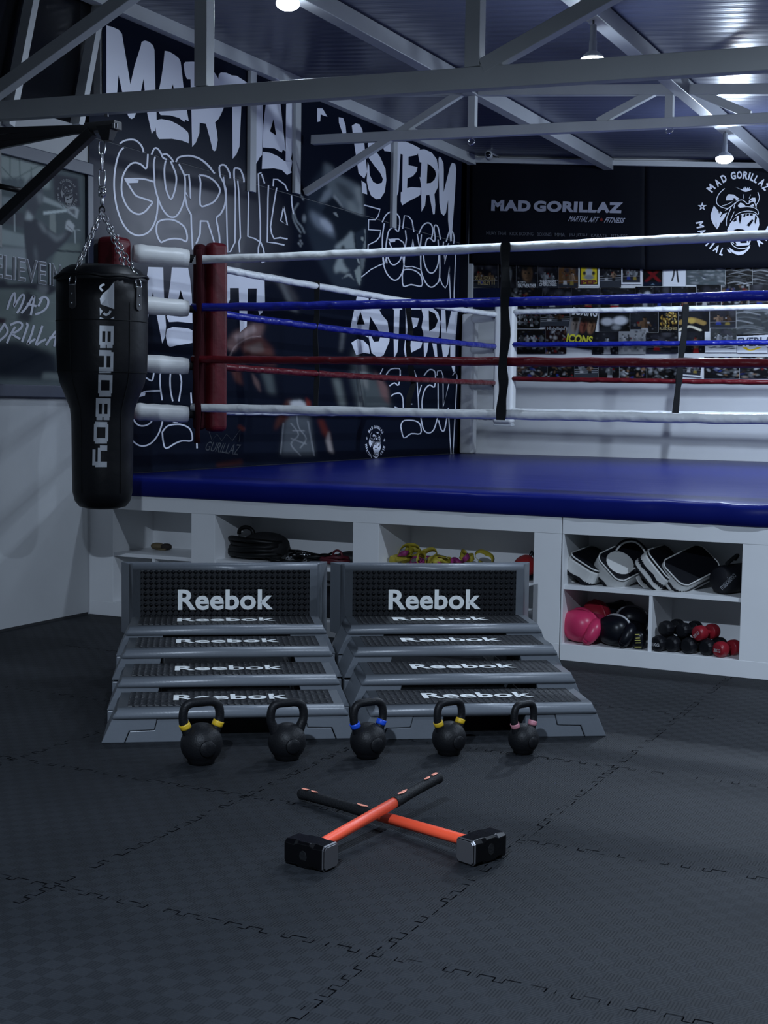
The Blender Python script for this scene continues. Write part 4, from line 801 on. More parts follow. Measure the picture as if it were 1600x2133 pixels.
# ================================================================ BANNERS on the back wall
def banner(label, q, off, nx=40, nz=14, ph=0):
    t = thing('wall_banner', label, 'banner', tuple(on('y', YB-off, *q[3])))
    f = quad(*q); mb = MB(); vs = []
    for j in range(nz+1):
        for i in range(nx+1):
            u, v = i/nx, j/nz
            p = on('y', YB-off, *f((u, v))); p[1] -= .006*math.sin(9*u+ph)*(1-.3*v)+.004*math.sin(21*u+3*v)
            vs.append(p)
    mb.add(vs, [(j*(nx+1)+i, j*(nx+1)+i+1, (j+1)*(nx+1)+i+1, (j+1)*(nx+1)+i) for j in range(nz) for i in range(nx)], 0, True)
    o = mb.build('cloth', mat('black_banner_cloth', (.005, .006, .010), .7, spec=.1), t)
    md = o.modifiers.new('thick', 'SOLIDIFY'); md.thickness = .003
    return t
bn = banner('black banner with white gym name and a row of small words', ((979, 334), (1345, 335), (1344, 561), (977, 549)), .05)
fb = YW(.064)
pale = mat('banner_white_print', (.34, .35, .42), .6)
for wd_, q in (('MAD', ((1024, 416), (1106, 417.6), (1105, 440.6), (1023, 439))), ('GORILLAZ', ((1112, 417.8), (1298, 421.5), (1296, 444.5), (1111, 440.8)))):
    mb = MB(); put_text(mb, wd_, lambda p: fb(quad(*q)(p)), .06, space=1.12); mb.build('gym_name', pale, bn)
mb = MB(); put_text(mb, 'MARTIAL ART', lambda p: fb(quad((1186, 449.5), (1249, 452), (1246, 463.5), (1183, 461))(p)), .02, .35, space=1.05); put_text(mb, 'FITNESS', lambda p: fb(quad((1261, 452.5), (1303, 454), (1300, 465), (1258, 463.5))(p)), .02, .35); mb.build('script_line', pale, bn)
mb = MB(); mb.flat([(1253+4.5*math.cos(a)*(1 if k % 2 else .5), 457.5+4.5*math.sin(a)*(1 if k % 2 else .5)) for k, a in enumerate(np.linspace(0, 2*PI, 12, False))], fb); mb.build('red_mark', print_red, bn)
mb = MB()
for wd_, a, c in (('MUAY THAI', 1013, 1054), ('KICK BOXING', 1062, 1111), ('BOXING', 1119, 1148.5), ('MMA', 1156, 1177), ('JIU JITSU', 1185, 1223), ('KARATE', 1231.5, 1264), ('FITNESS', 1273, 1307)):
    y = 482+(a-1013)*.0225; put_text(mb, wd_, lambda p: fb(quad((a, y), (c, y+.5), (c, y+7.6), (a, y+7))(p)), .005)
mb.build('word_row', mat('banner_dim_print', (.10, .105, .125), .6), bn)
b2 = banner('black banner with the round white ape head emblem', ((1345, 335), (1800, 332), (1800, 552), (1343, 563)), .045, 40, 14, 2)
emblem(YW(.062), YW(.066), lambda p: (1430+p[0]/9.412, 330+p[1]/9.412), print_white, b2, lift=(0, -1, 0))

# ================================================================ HANGING BAG on its wall bracket
BY = -.75
ax_ = on('y', BY, 213, 650); BX = ax_[0]
bagm = mat('black_bag_leather', (.0035, .004, .0055), .45, spec=.22, bump=.12, bscale=25)
bag_silver = mat('silver_bag_print', (.42, .44, .47), .35, .25)
prof = [(0, .727), (.08, .730), (.125, .743), (.148, .772), (.160, .82), (.1625, .95), (.165, 1.20), (.172, 1.27), (.198, 1.34), (.226, 1.41), (.239, 1.48), (.2425, 1.6), (.243, 1.83), (.241, 1.96)]
bag = thing('punching_bag', 'black hanging punching bag with silver vertical lettering', 'punching bag', (BX, BY, .727))
MB().lathe(prof, 56, (BX, BY, 0)).build('body', bagm, bag)
mb = MB(); rim = []
for k in range(60):
    a = 2*PI*k/60
    rim.append((BX+(.243+.006*math.sin(5*a+.6))*math.cos(a), BY+(.243+.006*math.sin(5*a+.6))*math.sin(a), 1.968+.006*math.sin(3*a)+.004*math.sin(9*a)))
mb.tube(rim, .008, 6, True); mb.lathe([(.240, 1.93), (.243, 1.97), (.230, 1.985), (.205, 2.012), (.175, 2.03), (0, 2.036)], 56, (BX, BY, 0)); mb.build('top_hood', bagm, bag)
mb = MB()
for z, r in ((1.735, .2445), (1.465, .2395)): mb.tube([(BX+r*math.cos(a), BY+r*math.sin(a), z) for a in np.linspace(0, 2*PI, 60, False)], .0025, 5, True)
face = math.atan2(CAM[1]-BY, CAM[0]-BX)
for da in (.62, -.75): mb.tube([(BX+(r+.001)*math.cos(face+da), BY+(r+.001)*math.sin(face+da), z) for r, z in prof[4:-1]], .0022, 5)
mb.build('seam', black_web, bag)
def rbag(z):
    return float(np.interp(z, [p[1] for p in prof], [p[0] for p in prof]))
def onbag(px, py, off=.0045):
    d = ray(px, py); d = d/np.linalg.norm(d); o = CAM
    a = d[0]**2+d[1]**2; bb = 2*((o[0]-BX)*d[0]+(o[1]-BY)*d[1])
    r = .2
    for _ in range(12):
        c = (o[0]-BX)**2+(o[1]-BY)**2-(r+off)**2; D = max(bb*bb-4*a*c, 0); t = (-bb-math.sqrt(D))/(2*a)
        r = rbag(o[2]+t*d[2])
    return o+t*d
def decal(mb, quads, cell, n=6):
    tl, tr, br, bl = [np.array(p, float) for p in cell]
    m_ = lambda u, v: (tl*(1-u)+tr*u)*(1-v)+(bl*(1-u)+br*u)*v
    for (u0, v0, u1, v1, *sk) in quads:
        s = sk[0] if sk else 0
        vs = [onbag(*m_(u0+(u1-u0)*i/n+s*(j/n), v0+(v1-v0)*j/n)) for j in range(n+1) for i in range(n+1)]
        mb.add(vs, [(j*(n+1)+i, j*(n+1)+i+1, (j+1)*(n+1)+i+1, (j+1)*(n+1)+i) for j in range(n) for i in range(n)])
# letters are set turned a quarter: u runs from the baseline (left) to the cap line (right), v runs down along the reading direction
Bq = [(0, 0, 1, .25), (0, .25, .2, .85), (.42, .25, .58, .85), (.8, .25, 1, .85), (.06, .72, .46, 1), (.54, .72, .94, 1), ]
Aq = [(0, 0, .85, .25), (0, .75, .85, 1), (.8, .08, 1, .92), (.34, .25, .52, .75)]
Dq = [(0, 0, 1, .25), (0, .25, .2, .85), (.8, .25, 1, .85), (.08, .72, .92, 1)]
Oq = [(.08, 0, .92, .25), (0, .1, .2, .9), (.8, .1, 1, .9), (.08, .75, .92, 1)]
Yq = [(.5, 0, 1, .25), (.36, .12, .56, .8), (.2, .75, 1, 1), (0, .2, .2, .92)]
mb = MB()
for q, y0, y1, xl, xr in ((Bq, 678, 725, 207.5, 237), (Aq, 729, 777, 206.8, 236.5), (Dq, 780, 826, 205, 234.5), (Bq, 829, 875, 200, 230.5), (Oq, 878, 924, 196, 226), (Yq, 927, 973, 193, 223.5)):
    decal(mb, q, ((xl, y0), (xr, y0+1), (xr-.8, y1), (xl-.8, y1)))
mb.build('lettering', bag_silver, bag)
mb = MB(); mk = MB()   # pair of angry eyes set upright above the lettering
def bagpoly(mb, pts, off, n=7):
    P = spline(pts, True, 1); c = np.mean(P, 0); m = len(P)
    vs = [onbag(*(c+(p-c)*k/n), off) for k in range(1, n+1) for p in P]; vs.append(onbag(*c, off)); z = len(vs)-1
    fs = [(k*m+i, k*m+(i+1) % m, (k+1)*m+(i+1) % m, (k+1)*m+i) for k in range(n-1) for i in range(m)]+[(i, (i+1) % m, z) for i in range(m)]
    mb.add(vs, fs)
for P in ([(238, 587), (238, 644), (228, 640), (210, 634), (208, 622), (214, 612), (226, 602)], [(208, 660), (217, 664), (207.5, 664.5)], [(207.5, 640), (214, 648), (208, 658)], [(230, 664), (238, 659), (238, 664.5)]): bagpoly(mb, P, .0045)
for L_ in ([(216, 652), (221, 656), (228, 652), (230, 647)], [(218, 592), (211, 595), (209, 600), (214, 606)]):
    q = MB(); q.line(L_, 4.5, lambda p: onbag(p[0], p[1]), smooth=4); mb.add(q.v, q.f)
mb.build('eye_emblem', bag_silver, bag)
leather = mat('dark_leather_patch', (.022, .022, .024), .5)
apex = on('y', BY, 221, 440); apex = np.array((BX, BY, apex[2]))
def link(mb, c, d, side, L_=.040, wd=.024, r=.0034):
    d = d/np.linalg.norm(d); s = side-d*(side @ d); s /= np.linalg.norm(s)
    pts = []
    for k in range(12):
        a = 2*PI*k/12; x = math.cos(a); y = math.sin(a)
        pts.append(c+d*(L_/2-wd/2)*(1 if x > 0 else -1)*(abs(x) > .01)+d*x*wd/2+s*y*wd/2)
    mb.tube(pts, r, 5, True)
def chain(p, q, L_=.040, wd=.024, r=.0034):
    mb = MB(); d = np.array(q)-np.array(p); n = max(2, int(round(np.linalg.norm(d)/(L_*.76)))); e = np.array((.3, .2, .1)); s1 = np.cross(d, e); s1 /= np.linalg.norm(s1); s2 = np.cross(d, s1)
    for i in range(n): link(mb, np.array(p)+d*(i+.5)/n, d, s1 if i % 2 else s2, L_, wd, r)
    return mb
for k in range(4):
    a = face+math.radians(-38+88*k); ca, sa = math.cos(a), math.sin(a); R_ = rot('Z', a)
    ptc = MB()
    prof2 = [(-.024, -.055), (-.018, -.07), (0, -.077), (.018, -.07), (.024, -.055), (.02, .05), (-.02, .05)]
    ptc.prism(prof2, lambda u, v, d: np.array((BX, BY, 1.865))+R_ @ np.array((.2415+d, u, v)), 0, .009)
    po = ptc.build('strap_patch', leather, bag, bevel=.002)
    q = MB()
    for zz in (-.045, .005): q.lathe([(.001, .005), (.006, .004), (.007, 0)], 8, np.array((BX, BY, 1.865+zz))+R_ @ np.array((.2505, 0, 0)), R_ @ rot('Y', PI/2))
    q.build('rivet', chrome, po)
    q = MB(); c = np.array((BX, BY, 1.935))+R_ @ np.array((.247, 0, 0))
    q.tube([c+R_ @ np.array(p) for p in ((0, -.021, -.02), (0, .021, -.02), (-.004, .021, .012), (-.012, .012, .03), (-.014, 0, .036), (-.012, -.012, .03), (-.004, -.021, .012))], .004, 6, True); q.build('d_ring', chrome, po)
    chain(c+R_ @ np.array((-.014, 0, .03)), apex).build('chain', chrome, bag)
mb = MB(); mb.tube([apex+np.array((.018*math.cos(a), .0, .018*math.sin(a)+.008)) for a in np.linspace(0, 2*PI, 14, False)], .005, 6, True); mb.build('gather_ring', black_steel, bag)
zz = lambda y: on('y', BY, 221, y)[2]
mb = MB(); mb.lathe([(.005, zz(428)), (.012, zz(424)), (.008, zz(414)), (.008, zz(411)), (.019, zz(409)), (.021, zz(404)), (.009, zz(402)), (.009, zz(394)), (.02, zz(393)), (.02, zz(389)), (.006, zz(387))], 12, (BX, BY, 0))
mb.tube([(BX-.02, BY, zz(408)), (BX-.02, BY, zz(390))], .005, 6); mb.tube([(BX+.02, BY, zz(408)), (BX+.02, BY, zz(390))], .005, 6); mb.build('swivel', chrome, bag)
mb = MB()
for a, c in ((388, 352), (356, 318), (322, 292)): link(mb, np.array((BX, BY, (zz(a)+zz(c))/2)), np.array((0, 0, 1.)), np.array((RT[0], RT[1], 0)) if a != 356 else np.array((-RT[1], RT[0], 0)), zz(c)-zz(a), .034, .0045)
mb.build('hanger_link', chrome, bag)
# bracket
brk = thing('bag_bracket', 'black steel wall bracket carrying the hanging bag', 'bracket', (.02, BY, 2.7))
tip = on('y', BY, 222, 264)
MB().bar(on('y', BY, 183, 267), on('y', BY, 246, 261), .07, .045).build('head_block', black_steel, brk, bevel=.003)
mb = MB(); c = on('y', BY, 224, 278); mb.add([c+np.array((-.05, -.04, .04)), c+np.array((.05, -.04, .04)), c+np.array((.05, .04, .04)), c+np.array((-.05, .04, .04)), c+np.array((-.022, -.02, -.04)), c+np.array((.022, -.02, -.04)), c+np.array((.022, .02, -.04)), c+np.array((-.022, .02, -.04))],
        [(0, 1, 2, 3), (4, 5, 6, 7), (0, 1, 5, 4), (1, 2, 6, 5), (2, 3, 7, 6), (3, 0, 4, 7)]); mb.build('hanger_cone', black_steel, brk, bevel=.003)
for a, c in (((186, 267), (-8, 273)), ((186, 270), (-8, 289)), ((178, 268), (-8, 305))):
    p = on('y', BY, *a); q = on('x', .055, *c); q[1] = min(q[1], -.755); MB().bar(p, q, .03, .034).build('arm', black_steel, brk, bevel=.002)
p = on('y', BY-.02, 192, 275); q = on('x', .055, -6, 460); MB().bar(p, q, .05, .055).build('brace', black_steel, brk, bevel=.003)
p = on('y', BY-.02, 52, 399); q = on('x', .055, -8, 386); MB().tube([p, q], .016, 8).build('tie_rod', black_steel, brk)
q = on('x', .055, -6, 380); MB().b2((.036, q[1]-.06, 2.15), (.06, q[1]+.03, 2.86)).build('wall_plate', black_steel, brk)
mb = MB()
for px in (236, 242.5): mb.box(on('y', BY-.037, px, 261.5), (.013, .004, .026))
mb.build('clip', chrome, brk)
c = on('y', ya-.032, 222, 240); MB().box(c, (.02, .01, .014)).build('hook', chrome, brk)

# ================================================================ AEROBIC STEPS
step_grey = mat('slate_grey_step_plastic', (.135, .15, .17), .34, spec=.5, bump=.05, bscale=90, var=.05, vscale=6)
step_in = mat('black_step_inside', (.006, .006, .007), .7)
tread = mat('black_dimpled_rubber_tread', (.006, .007, .009), .42, spec=.4); nt, N, L, b = nodes(tread)
tc = N.new('ShaderNodeTexCoord'); sx = N.new('ShaderNodeSeparateXYZ'); L.new(tc.outputs['Object'], sx.inputs[0])
ua = mth(nt, 'SINE', mth(nt, 'MULTIPLY', mth(nt, 'ADD', sx.outputs['X'], sx.outputs['Y']), 2*PI/.052)); ub = mth(nt, 'SINE', mth(nt, 'MULTIPLY', mth(nt, 'SUBTRACT', sx.outputs['X'], sx.outputs['Y']), 2*PI/.052))
hh = mth(nt, 'MULTIPLY', ua, ub); hh = mth(nt, 'MAXIMUM', hh, 0.0); bp = N.new('ShaderNodeBump'); bp.inputs['Strength'].default_value = 1.0; bp.inputs['Distance'].default_value = .012
L.new(hh, bp.inputs['Height']); L.new(bp.outputs['Normal'], b.inputs['Normal'])
step_print = mat('pale_grey_step_print', (.80, .82, .80), .5)
def make_step(label, loc, rz, h, dep=.315, rx=0, grp='aerobic steps'):
    t = thing('aerobic_step', label, 'exercise step', loc, rz, grp, rx)
    lo = h-.135                                   # how far risers lift the deck
    mb = MB(); hw0, hw1 = .452, .437; zb_, zt_ = h-.042, h
    vs = []
    prf = [(0, zb_), (-.002, zb_+.014), (.003, zb_+.030), (.014, zt_-.002), (.028, zt_)]
    sec = prf+[(dep-y, z) for y, z in reversed(prf)]
    us = (-hw0-.004, -hw0, -hw1, hw1, hw0, hw0+.004)
    for i, u in enumerate(us):
        for y, z in sec:
            f = (z-zb_)/(zt_-zb_); e = 1 if u > 0 else -1
            if i in (0, 5): uu = e*(hw0+.004-.03*f*f); zz_ = zb_+(z-zb_)*.80; y2 = dep/2+(y-dep/2)*.965
            elif i in (1, 4): uu = e*(hw0-.022*f*f); zz_ = zb_+(z-zb_)*.94; y2 = dep/2+(y-dep/2)*.99
            else: uu, zz_, y2 = u, z, y
            vs.append((uu, y2, zz_))
    K = len(sec)
    mb.add(vs, [(i*K+k, (i+1)*K+k, (i+1)*K+(k+1) % K, i*K+(k+1) % K) for i in range(5) for k in range(K)]+[tuple(range(K)), tuple(5*K+k for k in range(K))], 0, True)
    d = mb.build('deck', step_grey, t, local=True)
    mb = MB()
    for s in (-1, 1):
        pl = [(.497, lo), (.410, lo), (.392, lo+.046), (.297, lo+.049), (.285, lo+.0945), (.455, lo+.0945)]
        if s == -1:
            pass
        MB().prism([(s*u, z) for u, z in pl], lambda u, v, q: (u, q, v), .004, dep-.004).build('side_skirt', step_grey, t, local=True, bevel=.003)
        pl = [(.4065, lo+.0), (.165, lo), (.165, lo+.094), (.283, lo+.094), (.2945, lo+.0465), (.3890, lo+.0435)]
        if lo < .01: MB().prism([(s*u, z) for u, z in pl], lambda u, v, q: (u, q, v), .0065, dep-.0065).build('foot_block', step_grey, t, local=True, bevel=.0025)
        k = 0; z = 0
        while lo-z > .01:
            hgt = min(.055, lo-z); MB().b2((min(s*.29, s*.495), .006, z), (max(s*.29, s*.495), dep-.006, z+hgt-.001)).build('riser_block', step_grey, t, local=True, bevel=.004); z += hgt
    MB().b2((-.283, .02, h-.046), (.283, dep-.02, h-.041)).build('underside', step_in, t, local=True)
    m0, m1 = (.034, dep-.030)
    MB().b2((-.400, m0, h-.002), (.400, m1, h+.0025)).build('tread_mat', tread, t, local=True, bevel=.0015)
    mb = MB(); cy = (m0+m1)/2+.002; hh_ = .098
    put_text(mb, 'Reebok', lambda p: ((p[0]-.5)*.452-.0, cy+(p[1]-.5)*hh_, h+.0045), .027, space=1.04)
    mb.build('lettering', step_print, t, local=True)
    return t
def stack(cx, cy, ang, hs, side):
    a = math.radians(ang); e = np.array((math.cos(a), math.sin(a))); n = np.array((-e[1], e[0])); ss = (0, .326, .642, .936)
    ords = ('lowest front', 'second', 'third', 'fourth and highest flat')
    for k in range(4):
        p = np.array((cx, cy))+n*ss[k]
        make_step(f'{ords[k]} grey step of the {side} stepped stack', (p[0], p[1], 0), a, hs[k], .322 if k < 2 else .312 if k == 2 else .300, grp='grey steps stacked like stairs')
    p = np.array((cx, cy))+n*1.245
    make_step(f'hidden grey step that carries the upright step of the {side} stack', (p[0], p[1], 0), a, .192, .30, grp='grey steps stacked like stairs')
    p = np.array((cx, cy))+n*(1.255+.137)
    make_step(f'grey step standing upright on its edge behind the {side} stack', (p[0], p[1], .197), a, .135, .350, PI/2, grp='upright grey steps')
stack(2.5085, -2.3035, 33.9, (.135, .190, .252, .302), 'left')
stack(3.352, -1.778, 33.4, (.135, .192, .254, .304), 'right')

# ================================================================ KETTLEBELLS
kbm = mat('black_powder_coated_iron', (.006, .0065, .008), .5, spec=.25, bump=.15, bscale=150)
def kettlebell(label, loc, rz, H, R, HW, tr, band):
    t = thing('kettlebell', label, 'kettlebell', loc, rz, 'kettlebells in front of the steps')
    zc = R*.94; pr_ = [(0, 0), (R*.56, 0), (R*.62, R*.02)]
    for k in range(1, 15):
        a = -1.02+(PI/2+1.02)*k/14; pr_.append((R*math.cos(a), zc+R*math.sin(a)))
    mb = MB(); mb.lathe(pr_, 36)
    hw = HW/2-tr; zt = H-tr; zs = 2*R*.84
    path = [(-.046*R/.076, zs-.028), (-hw*.83, zs+.004), (-hw*.98, zs+.3*(zt-zs)), (-hw*.99, zs+.62*(zt-zs)), (-hw*.86, zs+.88*(zt-zs)), (-hw*.55, zt), (0, zt+.001), (hw*.55, zt), (hw*.86, zs+.88*(zt-zs)), (hw*.99, zs+.62*(zt-zs)), (hw*.98, zs+.3*(zt-zs)), (hw*.83, zs+.004), (.046*R/.076, zs-.028)]
    P = spline([(x, 0, z) for x, z in path], False, 4); n = len(P)
    mb.tube(P, [tr*(1.28-.28*min(1, min(i, n-1-i)/9)) for i in range(n)], 14)
    mb.build('bell', kbm, t, local=True)
    mb = MB(); c = np.array((0, -R*.985, zc-.004)); mb.lathe([(.0, .0), (R*.36, 0), (R*.40, -.004)], 20, c+np.array((0, -.0, 0)), rot('X', PI/2)); mb.build('face_disc', kbm, t, local=True)
    if band:
        for s in (0, 1):
            seg = P[4:8] if s == 0 else P[-8:-4]
            MB().tube(seg, tr*1.26, 16).build('colour_band', band, t, local=True)
    return t
yel = mat('yellow_band', (.62, .40, .02), .4); blu = mat('blue_band', (.01, .07, .55), .4); pnk = mat('pink_band', (.50, .20, .24), .45)
fw2 = np.array((FW[0], FW[1]))/math.hypot(FW[0], FW[1])
for px, py, H, R, HW, tr, rz, bd, lab in ((416, 1596, .240, .0765, .172, .0165, 52, yel, 'largest black kettlebell with yellow bands, left end of the row'), (596, 1587, .225, .0705, .160, .0158, 50, None, 'plain black kettlebell without coloured bands'),
                                 (766, 1583, .222, .068, .157, .0152, 58, blu, 'black kettlebell with blue bands in the middle of the row'), (936, 1576, .212, .065, .142, .0145, 60, yel, 'smaller black kettlebell with yellow bands, second from the right'), (1092, 1573, .200, .0585, .126, .0138, 62, pnk, 'smallest black kettlebell with pink bands, right end of the row')):
    p = on('z', 0, px, py); p[:2] += fw2*R*.60
    kettlebell(lab, (p[0], p[1], 0), math.radians(rz), H, R, HW, tr, bd)

# ================================================================ SLEDGEHAMMERS
orange = mat('orange_handle', (.92, .10, .04), .38, spec=.5); grip = mat('black_rubber_grip', (.006, .0065, .0075), .6, spec=.25, bump=.3, bscale=160)
hh_m = mat('black_lacquered_steel', (.002, .002, .0025), .18, spec=.35); hface = mat('bare_steel_face', (.16, .16, .17), .38, .7); salmon = mat('salmon_grip_window', (.85, .30, .20), .5)
def hammer(label, head, root, tip, hax, L1):
    t = thing('sledgehammer', label, 'sledgehammer', (head[0], head[1], 0), 0, 'crossed sledgehammers')
    head = np.array(head, float); root = np.array(root, float); tip = np.array(tip, float); d = tip-root; Ln = np.linalg.norm(d); d /= Ln
    x = np.array((math.cos(hax), math.sin(hax), 0)); y = np.array((-x[1], x[0], 0)); z = np.array((0, 0, 1.))
    # octagonal-ended block lying on its side
    def ring(u, w_, c): return [head+x*u+y*a+z*b_ for a, b_ in ((-w_+c, -w_), (w_-c, -w_), (w_, -w_+c), (w_, w_-c), (w_-c, w_), (-w_+c, w_), (-w_, w_-c), (-w_, -w_+c))]
    st = [(-.071, .0325, .007), (-.066, .0365, .009), (-.034, .0372, .012), (-.02, .0375, .006), (.02, .0375, .006), (.034, .0372, .012), (.066, .0365, .009), (.071, .0325, .007)]
    vs = [p for s_ in st for p in ring(*s_)]; mb = MB()
    mb.add(vs, [(i*8+k, i*8+(k+1) % 8, (i+1)*8+(k+1) % 8, (i+1)*8+k) for i in range(7) for k in range(8)])
    mb.build('head', hh_m, t, bevel=.0015)
    for s in (-1, 1):
        mb = MB(); mb.add(ring(s*.0722, .031, .007)+ring(s*.066, .0370, .009), [tuple(range(8)), tuple(range(8, 16))]+[(k, (k+1) % 8, 8+(k+1) % 8, 8+k) for k in range(8)]); mb.build('striking_face', hface, t)
    mb = MB(); c = head-d*.0385; mb.tube([c, c+d*.003], .017, 14, sq=.75); mb.build('eye_end', grip, t)
    def pt(s): return root+d*s
    MB().tube([pt(0), pt(.02), pt(.1), pt(L1)], [.0165, .0165, .0172, .0168], 16).build('shaft', orange, t)
    n = 40; rr = []
    for i in range(n+1):
        u = i/n; r = .0185-.0025*math.sin(PI*u)+(.0015 if u > .93 else 0)
        if i == n: r *= .75
        rr.append(r+(.0006 if i % 2 and .12 < u < .85 else 0))
    MB().tube([pt(L1-.004+(Ln-L1)*i/n) for i in range(n+1)], rr, 16).build('grip', grip, t)
    side = np.cross(d, z); side /= np.linalg.norm(side); upv = np.cross(side, d)
    for s0, ln, wd in ((L1+.045, .05, .014), (Ln-.075, .032, .012), (Ln-.032, .03, .015)):
        mb = MB(); vs = []
        for i in range(9):
            u = i/8; wv = wd*math.sin(PI*min(.93, .07+.86*u)) if s0 < Ln-.05 else wd*(.8 if i else .5)
            for s in (-1, -.33, .33, 1):
                a = s*wv/2/.0185; r = .0202
                vs.append(pt(s0+ln*(u-.5))+upv*r*math.cos(a)+side*r*math.sin(a))
        mb.add(vs, [(i*4+k, i*4+k+1, (i+1)*4+k+1, (i+1)*4+k) for i in range(8) for k in range(3)]); mb.build('grip_window', salmon, t)
    return t
tipR = on('z', .024, 624, 1652); hd = on('z', .0385, 1003, 1763)
dR = tipR-hd; hR = math.atan2(dR[1], dR[0]); dn = dR/np.linalg.norm(dR)
hammer('sledgehammer with orange shaft whose head lies to the right', hd, hd+dn*.034+np.array((0, 0, .004)), tipR, hR-PI/2, .42)
tipL = on('z', .105, 916, 1618); hd = on('z', .0385, 648, 1775)
dL = tipL-hd; hL = math.atan2(dL[1], dL[0]); dn = dL/np.linalg.norm(dL)
hammer('sledgehammer with orange shaft whose head lies to the left, resting on the other', hd, hd+dn*.034+np.array((0, 0, .006)), tipL, hL-PI/2, .395)

# ================================================================ ON THE SHELVES
pad_white = mat('white_pad_leather', (.62, .62, .60), .45, bump=.15, bscale=20); pad_black = mat('black_pad_leather', (.004, .0045, .0075), .5, spec=.25, bump=.15, bscale=20)
def rrect(hw, hh, r, n=5):
    P = []
    for cx, cy, a0 in ((hw-r, hh-r, 0), (-hw+r, hh-r, PI/2), (-hw+r, -hh+r, PI), (hw-r, -hh+r, 1.5*PI)):
        for k in range(n+1):
            a = a0+PI/2*k/n; P.append((cx+r*math.cos(a), cy+r*math.sin(a)))
    return P
def thai_pad(label, c, rx, ry, rz, face_white=False, two=True, W=.185, D=.30, Tk=.085, loop=None, face='black'):
    """pad lying into the shelf: x across the end, y into the shelf, z its thickness (face up)"""
    t = thing('kick_pad', label, 'kick pad', c, rz, 'kick pads on the right shelf', rx, ry)
    out = rrect(W/2, D/2, .05); f = lambda s: (lambda u, v, d: (u*s, v*s, d))
    MB().prism(out, f(1.0), -Tk/2+.006, Tk/2-.006).build('white_gusset', pad_white, t, local=True, bevel=.006, smooth=False)
    MB().prism(out, f(.97), Tk/2-.007, Tk/2+.012).build('front_cover', pad_black if face == 'black' else pad_white, t, local=True, bevel=.012, seg=4)
    MB().prism(out, f(.97), -Tk/2-.006, -Tk/2+.007).build('back_cover', pad_black, t, local=True, bevel=.008, seg=3)
    mb = MB(); o2 = rrect(W/2+.0015, D/2+.0015, .05); n = len(o2)   # black laced band round the middle of the gusset
    z0 = -.004 if two else -Tk/2+.006; q = []
    Pd = spline([(x, y) for x, y in o2], True, 3); m = len(Pd)
    for s_ in (-1, 1):
        q += [(p[0], p[1], z0+s_*(.0075+.006*(1 if (i+ (s_ > 0)) % 3 == 0 else 0))) for i, p in enumerate(Pd)]
    mb.add(q, [(i, (i+1) % m, m+(i+1) % m, m+i) for i in range(m)]); mb.build('lacing', pad_black, t, local=True)
    mb = MB(); mb.tube([(p[0]*.955, p[1]*.955, Tk/2+.0085) for p in Pd], .004, 6, True); mb.build('piping', pad_white, t, local=True)
    for y0 in (-.06, .05):
        mb = MB(); P = []
        for k in range(13):
            a = PI*k/12; P.append((W*.40*math.cos(a), y0+.012*math.sin(3*a), (-Tk/2-.004)-(.055 if loop else .012)*math.sin(a)))
        mb.tube(P, .019, 8, sq=.22); mb.build('arm_strap', pad_white if (loop and y0 < 0) else pad_black, t, local=True)
    if face == 'oval':
        mb = MB(); mb.prism([(W*.33*math.cos(a), D*.30*math.sin(a)-.01) for a in np.linspace(0, 2*PI, 24, False)], f(1), Tk/2+.008, Tk/2+.018); mb.build('inner_face', pad_white, t, local=True, bevel=.004)
    if face == 'handle':
        mb = MB(); mb.prism([(W*.30*math.cos(a), D*.30*math.sin(a)-.03) for a in np.linspace(0, 2*PI, 24, False)], f(1), Tk/2+.008, Tk/2+.016); mb.build('inner_face', pad_white, t, local=True, bevel=.004)
    return t
# z of the shelf top .392
def sp(px, py, y): return on('y', y, px, py)
thai_pad('white and black kick pad at the left end of the shelf, strap folded beneath', tuple(sp(1232, 1180, .20)), .10, .48, -.10, loop=True, two=False, W=.19, Tk=.085)
thai_pad('kick pad with a white inner face and rounded black handle loop, second from the left', tuple(sp(1300, 1178, .19)), .42, .72, -.25, face='black', two=False, W=.20, Tk=.09)
bpy.context.view_layer.update()
t = [o for o in COL.objects if o.name.startswith('kick_pad')][-1]
f = lambda u, v, d: (u, v, d)
MB().prism([(.075*math.cos(a), -.055+.075*math.sin(a)) for a in np.linspace(0, 2*PI, 20, False)], f, .048, .060).build('inner_face', pad_white, t, local=True, bevel=.004)
mb = MB(); mb.tube(spline([(-.075, -.02, .06), (-.085, .03, .085), (-.05, .085, .10), (.03, .09, .10), (.08, .05, .085), (.078, -.03, .06)], False, 3), .011, 8); mb.build('handle_loop', pad_black, t, local=True)
mb = MB(); mb.tube(spline([(-.066, -.03, .068), (-.075, .02, .092), (-.045, .073, .106), (.025, .078, .106), (.070, .04, .09), (.068, -.04, .066)], False, 3), .005, 8); mb.build('handle_piping', pad_white, t, local=True)
thai_pad('kick pad with two white edge bands tilted steeply, third from the left', tuple(sp(1376, 1184, .20)), .06, .84, -.06, loop=True, two=True, W=.20, Tk=.092)
thai_pad('kick pad showing its black oval face rimmed in white, fourth from the left', tuple(sp(1433, 1190, .20)), .40, .70, -.26, two=True, W=.185, Tk=.09)
